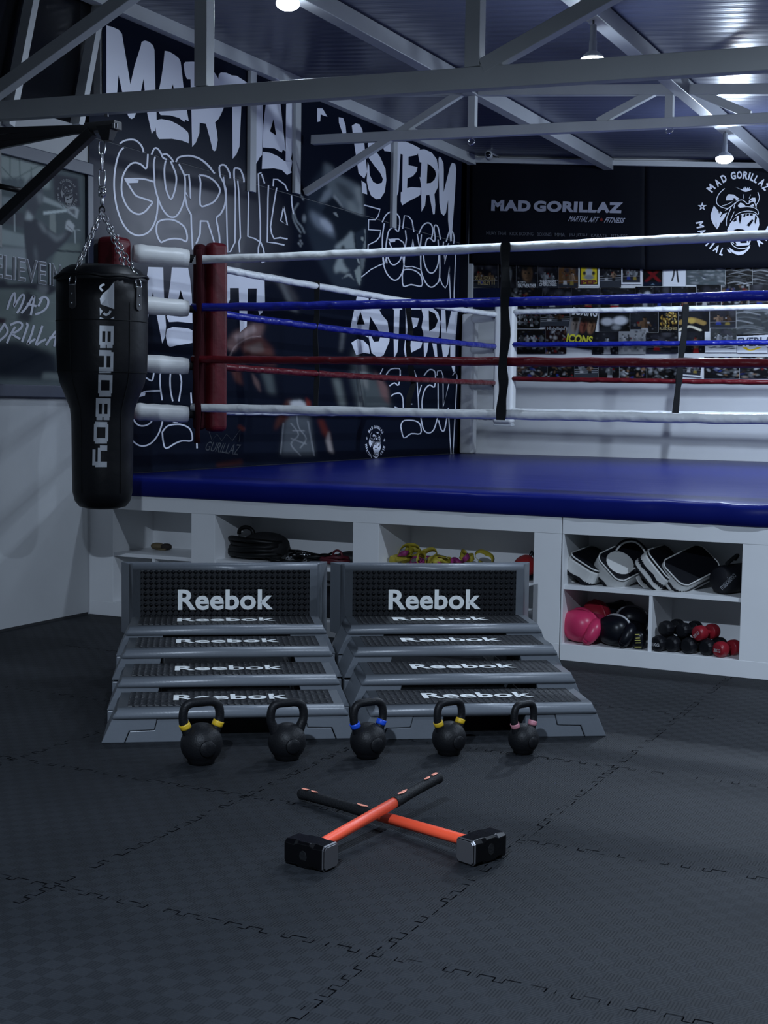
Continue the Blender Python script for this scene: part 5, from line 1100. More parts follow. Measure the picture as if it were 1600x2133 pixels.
# black cylinder bag with grey lettering
t = thing('roll_bag', 'black roll shaped bag with slanted grey lettering at the right end of the shelf', 'bag', tuple(sp(1516, 1200, .16)), .0, None)
c = sp(1522, 1203, .17); R_ = rot('Z', -.35) @ rot('X', -PI/2)
dk_nylon = mat('black_nylon', (.006, .0065, .010), .6, spec=.25, bump=.1, bscale=60)
RB = .072
c[2] = .392+RB
MB().lathe([(0, -.10), (RB*.8, -.098), (RB, -.08), (RB*1.02, 0), (RB, .14), (RB*.85, .16), (0, .165)], 28, c, R_).build('body', dk_nylon, t)
mb = MB(); u0 = np.array((RT[0], RT[1], 0)); fr = -(np.array((FW[0], FW[1], 0))/np.linalg.norm((FW[0], FW[1])))
def onroll(px, py):
    d = ray(px, py); d /= np.linalg.norm(d); ax = R_ @ np.array((0, 0, 1.)); o = CAM-c
    o_ = o-ax*(o @ ax); d_ = d-ax*(d @ ax); A = d_ @ d_; B = 2*(o_ @ d_); C_ = o_ @ o_-(RB*1.02+.002)**2; D = B*B-4*A*C_
    t1 = (-B-math.sqrt(max(D, 0)))/(2*A); p = CAM+d*t1; h_ = (p-c) @ ax
    if h_ < -.10 or D < 0: t1 = ((c-ax*.1015-CAM) @ ax)/(d @ ax); p = CAM+d*t1
    return p
put_text(mb, 'maxximo', lambda p: onroll(*(quad((1497, 1221), (1526, 1191), (1535, 1200), (1506, 1230))(p))), .02); mb.build('lettering', mat('grey_bag_print', (.22, .23, .25), .5), t)
MB().tube(spline([c+np.array((0, -.1, .085)), c+np.array((.03, 0, .12)), c+np.array((0, .1, .09))], False, 4), .01, 6).build('handle', black_web, t)

# boxing gloves
def glove(label, c, rz, s, m, trim, cuffm, rx=0, ry=0):
    t = thing('boxing_glove', label, 'boxing glove', c, rz, 'boxing gloves in the lower cubby', rx, ry)
    mb = MB()
    mb.ell((0, 0, 0), (.085*s, .075*s, .072*s), None, 28, 18, e=.82)
    mb.build('fist', m, t, local=True)
    mb = MB(); P = spline([(.070*s, .02*s, .02*s), (.093*s, -.008*s, .012*s), (.092*s, -.03*s, -.02*s), (.078*s, -.042*s, -.048*s)], False, 4)
    mb.tube(P, [s*(.020+.012*math.sin(PI*(.15+.75*i/(len(P)-1)))) for i in range(len(P))], 12); mb.ell(tuple(P[-1]), (.023*s, .023*s, .021*s), None, 12, 8); mb.build('thumb', m, t, local=True)
    mb = MB(); mb.lathe([(.055*s, .03*s), (.058*s, .07*s), (.052*s, .12*s), (.057*s, .17*s), (.05*s, .175*s)], 22, (0, 0, -.008*s), rot('X', -PI/2)); mb.build('cuff', cuffm, t, local=True)
    mb = MB(); mb.tube([(.088*s*math.cos(a), .012*s, .070*s*math.sin(a)+.002) for a in np.linspace(-.2, PI+.2, 24)], .008*s, 8); mb.build('trim', trim, t, local=True)
    return t
pinkm = mat('pink_glove_leather', (.60, .035, .12), .36, spec=.5, var=.06, vscale=15); redm = mat('dark_red_glove_leather', (.30, .015, .03), .4); blkm = mat('black_glove_leather', (.004, .005, .009), .34, spec=.35); whm = mat('white_glove_trim', (.55, .55, .56), .5)
zb0 = .086
def gp(px, y, r): p = on('y', y, px, 1330); return (p[0], y, zb0+r)
glove('pink boxing glove at the left of the lower cubby', gp(1209, .10, .088), -.40, 1.18, pinkm, pinkm, pinkm, 0, .05)
glove('dark red boxing glove lying behind the pink one', (gp(1242, .28, .0)[0], .28, zb0+.125), -.7, .95, redm, redm, blkm, .2, .5)
glove('black boxing glove with white trim in front, right of the pink one', gp(1281, .09, .080), -.36, 1.08, blkm, whm, blkm, 0, 0)
glove('black boxing glove lying at the back beside the divider', (gp(1316, .27, 0)[0], .27, zb0+.115), .5, .95, blkm, mat('grey_glove_trim', (.15, .15, .16), .6), blkm, .2, .2)
t = thing('hand_wrap', 'black wrap roll with yellow stripes beside the cubby divider', 'hand wrap', gp(1331, .055, .05), 0)
c = gp(1331, .055, .047)
MB().ell(c, (.036, .03, .047), None, 18, 12, e=.7).build('roll', blkm, t)
mb = MB()
for k, zz_ in enumerate((-.034, -.012, 0, .012, .03)): mb.bar((c[0]-.012+.004*(k % 2), c[1]-.0305, c[2]+zz_), (c[0]+.022-.003*k, c[1]-.0285, c[2]+zz_+.003), .004, .004)
mb.build('stripe', mat('yellow_wrap_stripe', (.55, .5, .12), .6), t)

# dumbbells
red_v = mat('red_vinyl_dumbbell', (.28, .012, .022), .35); blk_v = mat('black_rubber_dumbbell', (.006, .0065, .009), .45, spec=.3); grey_p = mat('pale_dumbbell_print', (.45, .45, .46), .5)
def dumbbell(label, c, rz, R, m, word=None, sides=12, L_=.15, tw=0, mark=False):
    t = thing('dumbbell', label, 'dumbbell', c, rz, 'dumbbells in the lower right cubby')
    for s in (-1, 1):
        pr_ = [(0, -.001), (R*.70, 0), (R*.93, .007), (R, .018), (R, .042), (R*.9, .052), (R*.35, .058)]
        mb = MB(); mb.lathe(pr_, sides, (0, s*(L_/2), 0), rot('X', -PI/2 if s < 0 else PI/2) @ rot('Z', tw), sm=(sides > 12)); h_ = mb.build('head', m, t, local=True, bevel=.002)
        if s < 0 and word:
            mb = MB(); put_text(mb, word, lambda p: ((p[0]-.5)*R*1.05*math.cos(mark)-(p[1]-.5)*R*.42*math.sin(mark), -L_/2-.0015, (p[0]-.5)*R*1.05*math.sin(mark)+(p[1]-.5)*R*.42*math.cos(mark)-.004), .03); mb.build('lettering', grey_p, h_, local=True)
    MB().tube([(0, -L_/2+.03, 0), (0, 0, 0), (0, L_/2-.03, 0)], [.012, .015, .012], 12).build('grip', chrome if m is blk_v else m, t, local=True)
    return t
def dp(px, y, z): p = on('y', y, px, 1350); return (p[0], y, z)
z1 = zb0
for px, y, z, rz, R, m, wd, mk_, lab in ((1383, .09, .040, -.30, .041, blk_v, '1KG', 0., 'black dumbbell at the left end of the bottom row'), (1413, .105, .0405, -.34, .0415, blk_v, None, 0., 'black dumbbell second along the bottom row'),
                                   (1447, .10, .0405, -.36, .0415, blk_v, None, 0., 'black dumbbell third along the bottom row'), (1486, .10, .0405, -.40, .0415, blk_v, None, 0., 'black dumbbell in the bottom row next to the lower red one'),
                                   (1515, .085, .0385, -.46, .0395, red_v, '3KG', 0., 'red dumbbell in the bottom row by the right side panel'), (1398, .13, .112, -.34, .040, blk_v, None, 0., 'black dumbbell on top of the pile, towards the left'),
                                   (1435, .135, .110, -.38, .039, blk_v, None, 0., 'black dumbbell on top of the pile, next to the upper red one'), (1470, .10, .108, -.42, .039, red_v, '2KG', .75, 'red dumbbell resting on top of the black ones')):
    dumbbell(lab, dp(px, y, z1+z), rz, R, m, wd, 12 if m is blk_v else 24, .155, .26, mk_)

# small bundle on the left shelf
t = thing('cloth_bundle', 'small tan bundle lying alone on the far left shelf', 'bundle', (.47, .30, .392)); c = sp(338, 1136, .30)
tan = mat('tan_cloth', (.17, .13, .07), .8); dkb = mat('dark_brown_cloth', (.03, .022, .016), .8)
MB().ell((c[0]-.035, c[1], .392+.021), (.045, .03, .021), None, 14, 9, e=.8).build('roll', tan, t)
MB().ell((c[0]+.035, c[1]-.005, .392+.021), (.034, .028, .021), rot('Z', .5), 14, 9, e=.8).build('roll', dkb, t)
MB().tube([(c[0]-.03, c[1]-.032, .40), (c[0]+.01, c[1]-.035, .397), (c[0]+.05, c[1]-.036, .40)], .006, 6).build('loose_end', tan, t)

# black heap of tubes, ropes and straps in the second opening
tube_b = mat('black_rubber_tube', (.003, .0035, .004), .45, spec=.25)
rn = random.Random(11)
def coil(name, label, c, R_, tr, turns, flat_, m, grp=None, cat='exercise tube', jit=.02, lift=.9, seed=0, tail=None):
    q = random.Random(seed); P = []; n = int(turns*14)
    for i in range(n+1):
        a = 2*PI*i/14; u = i/n; r = 1+q.uniform(-jit, jit)*4
        P.append((c[0]+R_[0]*r*math.cos(a), c[1]+R_[1]*r*math.sin(a), c[2]+tr+(flat_)*u*lift+.012*math.sin(a*1.7+seed)*u+q.uniform(0, .006)))
    if tail: P += [tuple(x) for x in tail]
    t = thing(name, label, cat, c, 0, grp)
    MB().tube(spline(P, False, 2), tr, 8).build('coil', m, t)
    return t
c = sp(545, 1160, .22); cx_, cy_ = c[0], .21
t = coil('resistance_tube', 'thick black coiled exercise tubes heaped on the second shelf', (cx_-.02, cy_, .392), (.17, .12), .016, 5, .11, tube_b, None, seed=2, jit=.012)
mb = MB(); mb.tube([(cx_-.09+.05*math.cos(a), cy_-.02, .392+.15+.035*math.sin(a)) for a in np.linspace(-.4, PI+.3, 14)], .012, 8); mb.build('handle_loop', tube_b, t)
mb = MB(); mb.ell((cx_+.03, cy_+.01, .392+.075), (.15, .11, .085), None, 22, 12, e=.9); mb.build('strap_bundle', mat('black_strap_bundle', (.008, .008, .009), .7, bump=.5, bscale=30), t)
mb = MB(); mb.tube([sp(547, 1139, .10), sp(544, 1143, .10), sp(545, 1149, .10)], .0022, 6); mb.build('yellow_mark', mat('yellow_mark', (.5, .45, .12), .6), t)
coil('skipping_rope', 'thin black skipping rope spread flat beside the tube heap', (sp(600, 1165, .2)[0], .17, .392), (.13, .10), .005, 3, .012, tube_b, None, 'skipping rope', .03, seed=5)
coil('skipping_rope', 'tangled black cord with small metal clips, right of the tube heap', (sp(652, 1165, .25)[0], .22, .392), (.12, .08), .007, 4, .05, tube_b, None, 'cord', .05, seed=8)
t = [o for o in COL.objects if o.name.startswith('skipping_rope')][-1]
for k in range(7):
    q = random.Random(k+30); c = np.array((sp(640, 1165, .2)[0]+q.uniform(-.09, .12), .14+q.uniform(-.03, .06), .41+q.uniform(0, .03))); MB().tube([c+np.array((.012*math.cos(a), .006*math.sin(a), .008*math.sin(a+k))) for a in np.linspace(0, 2*PI, 8, False)], .0028, 5, True).build('clip', chrome, t)
dred = mat('dark_red_tube', (.10, .008, .016), .5)
t = coil('resistance_tube', 'dark red exercise tube with a loop handle at the right of the second shelf', (sp(702, 1165, .22)[0], .20, .392), (.085, .07), .010, 3, .03, dred, None, seed=9)
c = sp(703, 1156, .16); MB().tube([c+np.array((.03*math.cos(a), 0, .03*math.sin(a)-.004)) for a in np.linspace(-.9, PI+.9, 14)], .007, 8).build('handle_loop', dred, t)
tag(MB().ell((sp(730, 1165, .28)[0], .28, .392+.035), (.075, .08, .035), None, 16, 10, e=.8).build('pouch', black_rubber), 'black pouch against the stile behind the red tube', 'pouch')

# yellow and magenta bands heaped in the third opening
yb_ = mat('yellow_latex_band', (.42, .34, .03), .5, var=.15, vscale=20); mg_ = mat('magenta_latex_band', (.30, .03, .16), .5, var=.15, vscale=20)
def band(label, c, R_, tilt, yaw, w_, m, grp, seed):
    q = random.Random(seed); mb = MB(); n = 28; vs = []; Rm = rot('Z', yaw) @ rot('X', tilt); tw0 = q.uniform(-.6, .6)
    for i in range(n):
        a = 2*PI*i/n; r = 1+.28*math.sin(2*a+seed)+.12*math.sin(3*a+2*seed); p = np.array((R_*r*math.cos(a), R_*.75*r*math.sin(a), 0)); tw = tw0+.9*math.sin(a+seed)
        nrm = np.array((math.cos(a), math.sin(a), 0)); off = (np.array((0, 0, 1.))*math.cos(tw)+nrm*math.sin(tw))*w_/2
        for s in (-1, 1): vs.append(np.array(c)+Rm @ (p+off*s))
    zmin = min(v[2] for v in vs); sh = max(0, .394-zmin)
    vs = [v+np.array((0, 0, sh)) for v in vs]
    mb.add(vs, [(2*i, 2*i+1, 2*((i+1) % n)+1, 2*((i+1) % n)) for i in range(n)], 0, True)
    o = mb.build('resistance_band', m); md = o.modifiers.new('thick', 'SOLIDIFY'); md.thickness = .002
    return tag(o, label, 'exercise band', grp)
q = random.Random(4)
band('yellow band standing as an open loop at the right of the band heap', (sp(1010, 1160, .24)[0], (.24), .475), .052, 1.35, -.15, .028, yb_, 'yellow bands', 3)
band('yellow band arching over the left end of the band heap', (sp(850, 1158, .25)[0], (.25), .485), .065, 1.2, -.3, .034, yb_, 'yellow bands', 7)
for k in range(13):
    px = 830+k*12+q.uniform(-5, 5); y = q.uniform(.10, .26)
    band('yellow band tangled in the heap of yellow and magenta bands', (sp(px, 1170, y)[0], y, .392+q.uniform(.04, .10)), q.uniform(.034, .055), q.uniform(.2, 1.3), q.uniform(-1.5, 1.5), q.uniform(.026, .036), yb_, 'yellow bands', k+20)
for k in range(8):
    px = 845+k*17+q.uniform(-6, 6); y = q.uniform(.09, .26)
    band('magenta band tangled in the heap of yellow and magenta bands', (sp(px, 1170, y)[0], y, .392+q.uniform(.04, .095)), q.uniform(.03, .05), q.uniform(.2, 1.3), q.uniform(-1.5, 1.5), q.uniform(.026, .034), mg_, 'magenta bands', k+50)
tag(MB().ell((sp(1060, 1170, .22)[0], .22, .392+.032), (.085, .07, .032), None, 18, 10, e=.7).build('pouch', dk_nylon), 'black pouch between the band heap and the red glove', 'pouch')
t = thing('boxing_glove', 'red glove with black cuff on the third shelf beside the stile', 'boxing glove', (sp(1094, 1195, .12)[0], .12, .392+.06), .35, None)
mb = MB(); mb.ell((0, 0, .012), (.06, .09, .058), rot('Y', -.5), 22, 14, e=.85); mb.build('fist', mat('red_glove_leather', (.34, .02, .022), .4), t, local=True)
mb = MB(); mb.lathe([(.05, 0), (.058, .012), (.056, .035), (.045, .04)], 22, (0, 0, -.058)); mb.build('cuff', blkm, t, local=True)
MB().tube([(.02, .02, .05), (.035, .03, .085), (.05, .03, .06)], .012, 8).build('wrist_strap', blkm, t, local=True)
# dark item in the lower cubby between the two stacks
t = thing('gear_bag', 'black gear bag in the low cubby seen between the two step stacks', 'bag', (sp(690, 1260, .2)[0], .2, zb0))
c = np.array((sp(690, 1260, .2)[0], .2, zb0+.085)); MB().ell(c, (.16, .13, .085), None, 24, 14, e=.7).build('body', dk_nylon, t)
MB().tube(spline([c+np.array((-.09, -.05, .07)), c+np.array((-.04, -.07, .12)), c+np.array((.05, -.07, .12)), c+np.array((.09, -.05, .07))], False, 4), .01, 6).build('handle', black_web, t)

# ================================================================ POSTERS on the back wall
SK = ((.20, .13, .085), (.14, .09, .055), (.24, .17, .12), (.09, .055, .035)); GR = ((.22, .23, .24), (.14, .15, .155), (.32, .33, .34), (.08, .085, .09))
def fig(cv, cx, cy, h, col, q, trunk=None):
    dk = [c*.4 for c in col]; sd = 1 if q.random() < .5 else -1
    cv.poly([(cx-.19*h, cy-.13*h), (cx-.06*h, cy-.20*h), (cx+.06*h, cy-.20*h), (cx+.19*h, cy-.13*h), (cx+.12*h, cy+.30*h), (cx-.12*h, cy+.30*h)], [c*.8 for c in col], .7)
    cv.poly([(cx, cy-.16*h), (cx+sd*.17*h, cy-.11*h), (cx+sd*.11*h, cy+.28*h), (cx+sd*.02*h, cy+.26*h)], dk, 1.2)
    cv.ell(cx, cy-h*.29, h*.072, h*.10, col, 0, .2); cv.ell(cx+sd*h*.035, cy-h*.28, h*.035, h*.085, dk, 0, .4)
    cv.ell(cx, cy-h*.365, h*.072, h*.042, (.008, .007, .007), 0, .3)
    for s in (-1, 1):
        ex, ey = cx+s*h*q.uniform(.20, .28), cy+h*q.uniform(.02, .14); gx, gy = cx+s*h*q.uniform(.02, .30), cy-h*q.uniform(.02, .30)
        cv.stroke([(cx+s*h*.17, cy-h*.10), (ex, ey), (gx, gy)], h*.075, [c*(.95 if s != sd else .55) for c in col], .6)
        cv.ell(gx, gy, h*.055, h*.055, q.choice(((.14, .012, .012), (.03, .03, .035), (.25, .25, .26))), 0, .3)
    if trunk: cv.poly([(cx-.13*h, cy+.24*h), (cx+.13*h, cy+.24*h), (cx+.17*h, cy+.5*h), (cx-.17*h, cy+.5*h)], trunk, .6)
def paint(cv, kind, x0, y0, x1, y1, q):
    W_, H_ = x1-x0, y1-y0; P = lambda u, v: (x0+u*W_, y0+v*H_)
    if kind in ('two', 'twobw'):
        pal = SK if kind == 'two' else GR
        for k in range(5): cv.ell(*P(q.random(), q.random()*.4), W_*.12, H_*.12, q.choice(((.03, .03, .04), (.06, .06, .07))), 0, .7)
        cv.poly([P(0, .82), P(1, .78), P(1, 1), P(0, 1)], (.035, .038, .048), 1)
        fig(cv, *P(.33, .55), H_*.62, q.choice(pal[:3]), q, q.choice(((.25, .02, .02), (.3, .3, .3), (.03, .05, .2)))); fig(cv, *P(.68, .58), H_*.60, q.choice(pal), q, q.choice(((.2, .16, .05), (.02, .02, .03))))
        cv.stroke([P(0, .72), P(1, .68)], 1.2, (.25, .25, .27), .6, .7)
    elif kind in ('one', 'onebw'):
        pal = SK if kind == 'one' else GR
        cv.ell(*P(q.uniform(.2, .8), .3), W_*.3, H_*.3, (.03, .033, .04), 0, .9); fig(cv, *P(q.uniform(.4, .6), .58), H_*.85, q.choice(pal[:3]), q, q.choice(((.2, .02, .02), (.25, .25, .26))))
    elif kind in ('face', 'facebw'):
        c = q.choice(SK if kind == 'face' else GR[:3]); cv.ell(*P(.5, 1.0), W_*.5, H_*.35, (.03, .03, .035), 0, .3); cv.ell(*P(.5, .42), W_*.24, H_*.32, c, 0, .2); cv.ell(*P(.5, .18), W_*.24, H_*.14, (.012, .012, .012), 0, .3)
        cv.ell(*P(.62, .45), W_*.12, H_*.28, [k*.45 for k in c], 0, .5)
        for u in (.42, .58): cv.ell(*P(u, .40), W_*.05, H_*.025, (.01, .01, .01), 0, .5)
        cv.ell(*P(.5, .60), W_*.08, H_*.025, [k*.5 for k in c], 0, .5)
    elif kind in ('group', 'groupbw'):
        pal = SK if kind == 'group' else GR
        for r in range(2):
            for k in range(4): fig(cv, *P(.14+.24*k+q.uniform(-.03, .03), .38+.3*r), H_*.42, q.choice(pal), q, (.3, .3, .3) if q.random() < .4 else None)
    elif kind in ('crowd', 'crowdc'):
        for k in range(46):
            c = q.choice(GR) if kind == 'crowd' or q.random() < .5 else q.choice(SK+((.18, .02, .02), (.03, .05, .2), (.3, .3, .3)))
            cv.ell(*P(q.random(), q.random()), W_*q.uniform(.02, .07), H_*q.uniform(.03, .1), c, q.uniform(0, 3), .5, q.uniform(.4, 1))
    elif kind == 'ring':
        cv.poly([P(0, .6), P(1, .55), P(1, 1), P(0, 1)], (.05, .055, .065), 1)
        for v in (.45, .55, .65): cv.stroke([P(0, v+.05), P(1, v)], 1.0, (.35, .36, .37), .5)
        fig(cv, *P(.3, .45), H_*.5, q.choice(GR), q, (.3, .3, .3)); fig(cv, *P(.65, .45), H_*.5, q.choice(SK), q, (.02, .02, .02))
    elif kind == 'streak':
        for k in range(16):
            u, v = q.random(), q.random(); cv.stroke([P(u-.3, v+.05), P(u, v-.04), P(u+.35, v+.06)], q.uniform(1, 4), q.choice(GR), 1, .7)
    elif kind == 'gold':
        for k in range(60): cv.ell(*P(.1+.8*q.random(), .05+.65*q.random()), W_*.03, H_*.06, q.choice(((.35, .24, .06), (.22, .14, .04), (.5, .4, .16), (.05, .03, .01))), q.uniform(0, 3), .4)
    elif kind == 'belt':
        cv.ell(*P(.45, .25), W_*.28, H_*.25, (.03, .03, .035), .3, .3); cv.stroke([P(.05, .6), P(.4, .45), P(.8, .62)], H_*.2, (.28, .20, .08), 1.5); cv.stroke([P(.0, .95), P(.35, .78), P(.7, .95)], H_*.1, (.5, .48, .4), 1); cv.ell(*P(.42, .52), W_*.12, H_*.12, (.40, .30, .10), 0, .3)
    elif kind == 'x':
        cv.stroke([P(.15, .1), P(.85, .75)], W_*.16, (.16, .012, .016), 2); cv.stroke([P(.85, .1), P(.15, .75)], W_*.16, (.13, .012, .016), 2); cv.poly([P(0, .78), P(1, .78), P(1, 1), P(0, 1)], (.008, .016, .035), 2); cv.poly([P(.38, .95), P(.5, .84), P(.62, .95)], (.12, .16, .2), .6)
    elif kind == 'legs':
        cv.poly([P(0, 0), P(1, 0), P(1, 1), P(0, 1)], (.50, .51, .53)); cv.stroke([P(.48, .1), P(.46, .4), P(.38, .68)], W_*.07, (.025, .025, .03), .8); cv.stroke([P(.6, .1), P(.62, .4), P(.66, .76)], W_*.07, (.025, .025, .03), .8); cv.stroke([P(.38, .92), P(.62, .92)], .8, (.2, .2, .2), .4)
    elif kind == 'gloves':
        for k in range(5): cv.ell(*P(q.random(), q.random()), W_*.2, H_*.2, (.03, .034, .04), 0, .8)
        cv.ell(*P(.25, .5), W_*.2, H_*.2, (.34, .35, .37), .5, .3); cv.ell(*P(.68, .45), W_*.24, H_*.22, (.40, .41, .43), -.4, .3); cv.ell(*P(.55, .8), W_*.14, H_*.14, (.2, .21, .22), 0, .4)
    elif kind == 'mag':
        cv.poly([P(0, 0), P(1, 0), P(1, 1), P(0, 1)], (.02, .02, .022)); cv.poly([P(0, .30), P(.4, .28), P(.4, .75), P(0, .75)], (.16, .16, .165), 1)
        for u, c in ((.22, (.20, .17, .15)), (.53, (.17, .07, .05)), (.82, (.22, .13, .08))):
            cv.ell(*P(u, .46), W_*.14, H_*.17, c, 0, .2); cv.ell(*P(u, .33), W_*.13, H_*.06, (.015, .012, .01), 0, .3); cv.ell(*P(u+.05, .49), W_*.05, H_*.13, [k*.4 for k in c], 0, .5)
            for e in (-.05, .05): cv.ell(*P(u+e, .44), W_*.025, H_*.012, (.01, .01, .01), 0, .4)
    elif kind == 'pep':
        cv.poly([P(.07, 0), P(.93, 0), P(.93, .93), P(.07, .93)], (.46, .38, .03), .5); cv.ell(*P(.5, .38), W_*.2, H_*.24, (.32, .33, .34), 0, .3); cv.ell(*P(.5, .62), W_*.28, H_*.12, (.2, .21, .22), 0, .3)
        for s in (-1, 1): cv.ell(*P(.5+s*.25, .42), W_*.08, H_*.09, (.04, .04, .045), 0, .4)
    elif kind == 'check':
        cv.poly([P(0, .2), P(.75, 0), P(1, .4), P(1, 1), P(0, 1)], (.50, .51, .53)); cv.stroke([P(.2, .25), P(.42, .68), P(.75, .3)], H_*.13, (.55, .42, .03), .6)
    elif kind == 'blue':
        cv.poly([P(0, 0), P(1, 0), P(1, 1), P(0, 1)], (.012, .02, .05)); fig(cv, *P(.4, .6), H_*.55, SK[0], q)
    elif kind == 'ever':
        cv.poly([P(0, .15), P(1, 0), P(1, 1), P(0, 1)], (.52, .53, .56))
    elif kind == 'whitecrowd':
        cv.poly([P(0, 0), P(1, 0), P(1, 1), P(0, 1)], (.50, .51, .52))
        for k in range(16): cv.ell(*P(.15+.7*q.random(), .2+.35*q.random()), W_*.06, H_*.12, q.choice(GR), q.uniform(0, 3), .4)
def poster(label, q4, kind, seed, border=None, words=(), bg=None, off=None, cat='poster'):
    q = random.Random(seed); xs = [p[0] for p in q4]; ys = [p[1] for p in q4]; x0, x1, y0, y1 = min(xs), max(xs), min(ys), max(ys)
    cv = Canvas(0, 0, 60, 60, 1.0, bg or q.choice(((.006, .006, .008), (.010, .010, .013), (.016, .016, .019), (.008, .007, .006))))
    b_ = 0
    if border: cv.poly([(-5, -5), (65, -5), (65, 65), (-5, 65)], border); b_ = 4; cv.poly([(b_, b_), (60-b_, b_), (60-b_, 60-b_), (b_, 60-b_)], (.02, .02, .022), .3)
    if kind and kind not in ('ever', 'check', 'whitecrowd', 'legs', 'mag', 'pep', 'x'):
        for k in range(34): cv.ell(b_+(60-2*b_)*q.random(), b_+(60-2*b_)*q.random(), q.uniform(.8, 3.2), q.uniform(.8, 3.2), q.choice(((.05, .052, .06), (.10, .10, .105), (.03, .02, .015), (.20, .20, .21), (.012, .02, .05))), 0, .5, q.uniform(.2, .8))
    if kind: paint(cv, kind, b_, b_, 60-b_, 60-b_, q)
    if border and kind != 'pep':
        for r in ((-5, -5, 65, b_), (-5, 60-b_, 65, 65), (-5, -5, b_, 65), (60-b_, -5, 65, 65)): cv.poly([(r[0], r[1]), (r[2], r[1]), (r[2], r[3]), (r[0], r[3])], border)
    cv.a = 1.55*np.clip(cv.a, 0, 1)**1.3
    off = off if off is not None else .006+.0012*(seed % 9)
    f = quad(*q4); n = 58; us = np.linspace(0, 1, n)
    pts = np.array([on('y', YB-off, *f((u, 1-v))) for v in us for u in us]); uu = np.array([(u*60, v*60) for v in us for u in us])
    t = thing('wall_poster', label, cat, tuple(pts[-n]), 0, 'posters on the back wall')
    grid_print('sheet', pts, n, n, cv.at(uu[:, 0], uu[:, 1]), paper, t)
    for k, (wd_, a, bold, col) in enumerate(words):      # a: u0, v0 (top), u1, v1 in the sheet
        mb = MB(); put_text(mb, wd_, lambda p: on('y', YB-off-.0012, *f((a[0]+(a[2]-a[0])*p[0], 1-(a[3]+(a[1]-a[3])*p[1])))), bold)
        mb.build('lettering', col, t)
    return t
pw = mat('poster_white_print', (.50, .51, .52), .5); pg = mat('poster_bronze_print', (.28, .22, .10), .5); py = mat('poster_yellow_print', (.52, .50, .03), .5); pr_ = mat('poster_maroon_print', (.10, .012, .012), .5); pb = mat('poster_blue_black_print', (.03, .04, .07), .5)
R4 = lambda x0, y0, x1, y1, s=0: ((x0, y0), (x1, y0+s), (x1, y1+s), (x0, y1))
poster('bronze toned fight poster with lettering, top left under the banner', R4(984, 548, 1037, 599, 1), 'two', 1, words=(('DE LA HOYA', (.10, .52, .72, .68), .02, pg), ('MOSLEY', (.22, .70, .72, .88), .03, pg), ('II', (.76, .58, .88, .86), .01, pg)))
poster('narrow grey poster mostly hidden by the wide black strap, top row', R4(1038.5, 548, 1075, 600, 1), 'facebw', 2)
poster('dark poster with a man\'s face and white name lettering, top row', R4(1076, 548, 1120, 600), 'face', 3, words=(('FLOYD', (.06, .72, .42, .82), .02, pw), ('MAYWEATHER', (.06, .83, .94, .98), .03, pw)))
poster('black and white poster about greatness, top row', R4(1121, 550, 1163, 600), 'twobw', 4, words=(('THE DEMANDS', (.08, .66, .9, .78), .02, pw), ('OF GREATNESS', (.06, .80, .92, .92), .02, pw)))
poster('golden brown fighter poster, top row beside the yellow one', R4(1164, 550, 1204, 600), 'two', 5, bg=(.11, .06, .025))
poster('yellow poster with a white border and three dark letters', R4(1205, 548, 1249, 597), 'pep', 6, border=(.50, .51, .50), words=(('PEP', (.13, .72, .87, .90), .05, pr_),))
poster('dark poster of a ring with white ropes, top row', R4(1250, 552, 1294, 599), 'ring', 7)
poster('white framed photo of seated men, top row', R4(1294.5, 542, 1337, 592), 'twobw', 8, border=(.50, .51, .53), cat='poster')
poster('dark poster with a red cross and blue foot, top row', R4(1340, 556, 1380, 596), 'x', 9)
poster('white poster showing two dark legs', R4(1382, 556, 1429, 597), 'legs', 10)
poster('pale teal and grey poster right of the white one with legs', R4(1430, 558, 1511, 593), 'crowd', 11, bg=(.09, .105, .11))
poster('streaky black and white poster, top row towards the right', R4(1512, 556, 1567, 593), 'streak', 12)
poster('streaky black and white poster at the right edge of the top row', R4(1568, 556, 1625, 593), 'streak', 13)
r2 = [(986, 1064, 'blue', 'dark blue poster with a small figure, second row at the left'), (1065, 1130, 'crowdc', 'dark poster of a crowd partly behind the wide strap, second row'), (1131, 1190, 'two', 'poster of two boxers clinching, second row'), (1191, 1250, 'one', 'poster of a boxer with a raised arm, second row below the yellow poster'),
      (1251, 1323, 'onebw', 'poster of a small fighter in black space, second row'), (1324, 1360, 'gloves', 'small poster with a pale grey cloud, second row'), (1361, 1398, 'twobw', 'black and white fight poster, second row below the red cross'), (1399, 1450, 'one', 'poster of a hooded figure, second row below the legs poster'),
      (1451, 1502, 'two', 'poster of fighters with towels, second row'), (1503, 1560, 'crowdc', 'colourful ringside poster, second row towards the right'), (1561, 1625, 'two', 'poster of boxers at the right edge of the second row')]
for k, (a, c, kd, lab) in enumerate(r2): poster(lab, R4(a, 600-(a > 1300)*3-(a > 1430)*4, c, 646-(a > 1300)*2), kd, 20+k)
poster('poster of three men in suits, third row beside the white pad', R4(1077, 646, 1125, 684), 'groupbw', 40)
poster('poster of a ring walk with white ropes, third row', R4(1126, 643, 1187, 681), 'ring', 41)
poster('dark poster with a name above red figures, fourth row', R4(1137, 679, 1180, 737), 'crowdc', 42, bg=(.02, .008, .008), words=(('Holyfield', (.06, .03, .92, .19), .03, mat('poster_grey_print', (.22, .23, .24), .5)),), off=.0165)
poster('tilted magazine cover with big yellow lettering', ((1193, 637), (1249, 641), (1233, 729), (1176, 721)), 'mag', 43, off=.019, words=(('BOXING', (.03, .03, .96, .22), .04, pw), ('ICONS', (.02, .68, .96, .89), .045, py)))
poster('black and white poster of pale gloves beside the tilted magazine', R4(1249, 650, 1312, 690), 'gloves', 44)
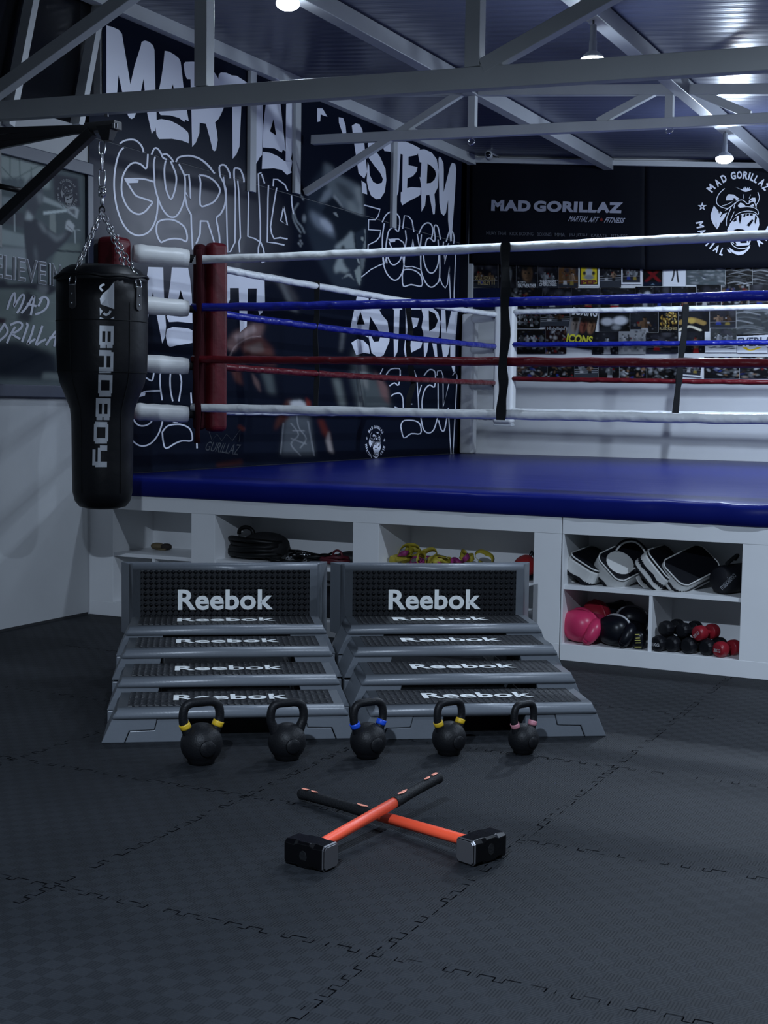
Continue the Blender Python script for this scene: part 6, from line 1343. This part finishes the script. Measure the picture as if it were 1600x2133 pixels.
poster('poster of a champion with a belt and red trunks, third row', R4(1313, 650, 1371, 692), 'one', 45)
poster('gold poster crowded with belts and figures, third row', R4(1372, 647, 1413, 694), 'gold', 46, words=(('RUIZ JONES', (.05, .74, .95, .88), .03, pg),))
poster('poster of a champion\'s belt on a white cloth, third row behind the far strap', R4(1414, 645, 1478, 690), 'belt', 47)
poster('poster of two bare boxers facing each other, third row', R4(1479, 643, 1533, 682), 'two', 48, bg=(.03, .028, .03))
poster('large black and white poster of a knockdown, third row at the right', R4(1534, 640, 1625, 698), 'streak', 49, bg=(.06, .065, .068))
poster('dark poster with white shirts, fourth row beside the white pad', R4(1077, 686, 1136, 737), 'groupbw', 50)
poster('black and white poster of a falling boxer below the glove poster', R4(1234, 691, 1288, 738), 'onebw', 51)
poster('grey poster of four young men, fourth row', R4(1289, 686, 1345, 738), 'groupbw', 52, bg=(.2, .205, .21))
poster('poster of two seated fighters with white gloves, fourth row', R4(1346, 693, 1413, 736), 'two', 53)
poster('poster of a boxer throwing a punch in red trunks, fourth row', R4(1425, 690, 1468, 735), 'one', 54)
poster('dark poster of two standing men, fourth row', R4(1480, 684, 1534, 718), 'twobw', 55, bg=(.05, .055, .055))
poster('white banner poster with a brand word in dark letters', R4(1535, 697, 1640, 724, -2), 'ever', 56, words=(('EVERLAST', (.02, .22, .9, .92), .03, pb),), off=.0185)
poster('white sheet with a row of lying figures, below the standing men', R4(1469, 718, 1535, 734), 'whitecrowd', 57, off=.0175)
poster('white sheet with a yellow tick, fourth row at the right', R4(1536, 718, 1600, 735), 'check', 58, off=.0165)
r5 = [(1078, 1140, 'crowdc', 'colourful small poster in the bottom row beside the white pad'), (1141, 1196, 'crowdc', 'poster with purple and white trunks in the bottom row'), (1197, 1246, 'ring', 'poster of a small ring scene in the bottom row'), (1247, 1290, 'onebw', 'dark grey poster in the bottom row below the grey group'),
      (1291, 1347, 'crowdc', 'poster with a red corner in the bottom row'), (1348, 1414, 'crowd', 'poster with a white square in the bottom row'), (1467, 1540, 'crowdc', 'poster with red and blue figures in the bottom row'), (1541, 1625, 'crowdc', 'poster at the right end of the bottom row')]
for k, (a, c, kd, lab) in enumerate(r5): poster(lab, R4(a, 749-(a > 1400)*6, c, 790-(a > 1400)*2), kd, 60+k)
poster('white bordered crooked print in the bottom row behind the far strap', ((1422, 742), (1467, 744), (1462, 786), (1418, 782)), 'twobw', 70, border=(.46, .47, .48), off=.0195)
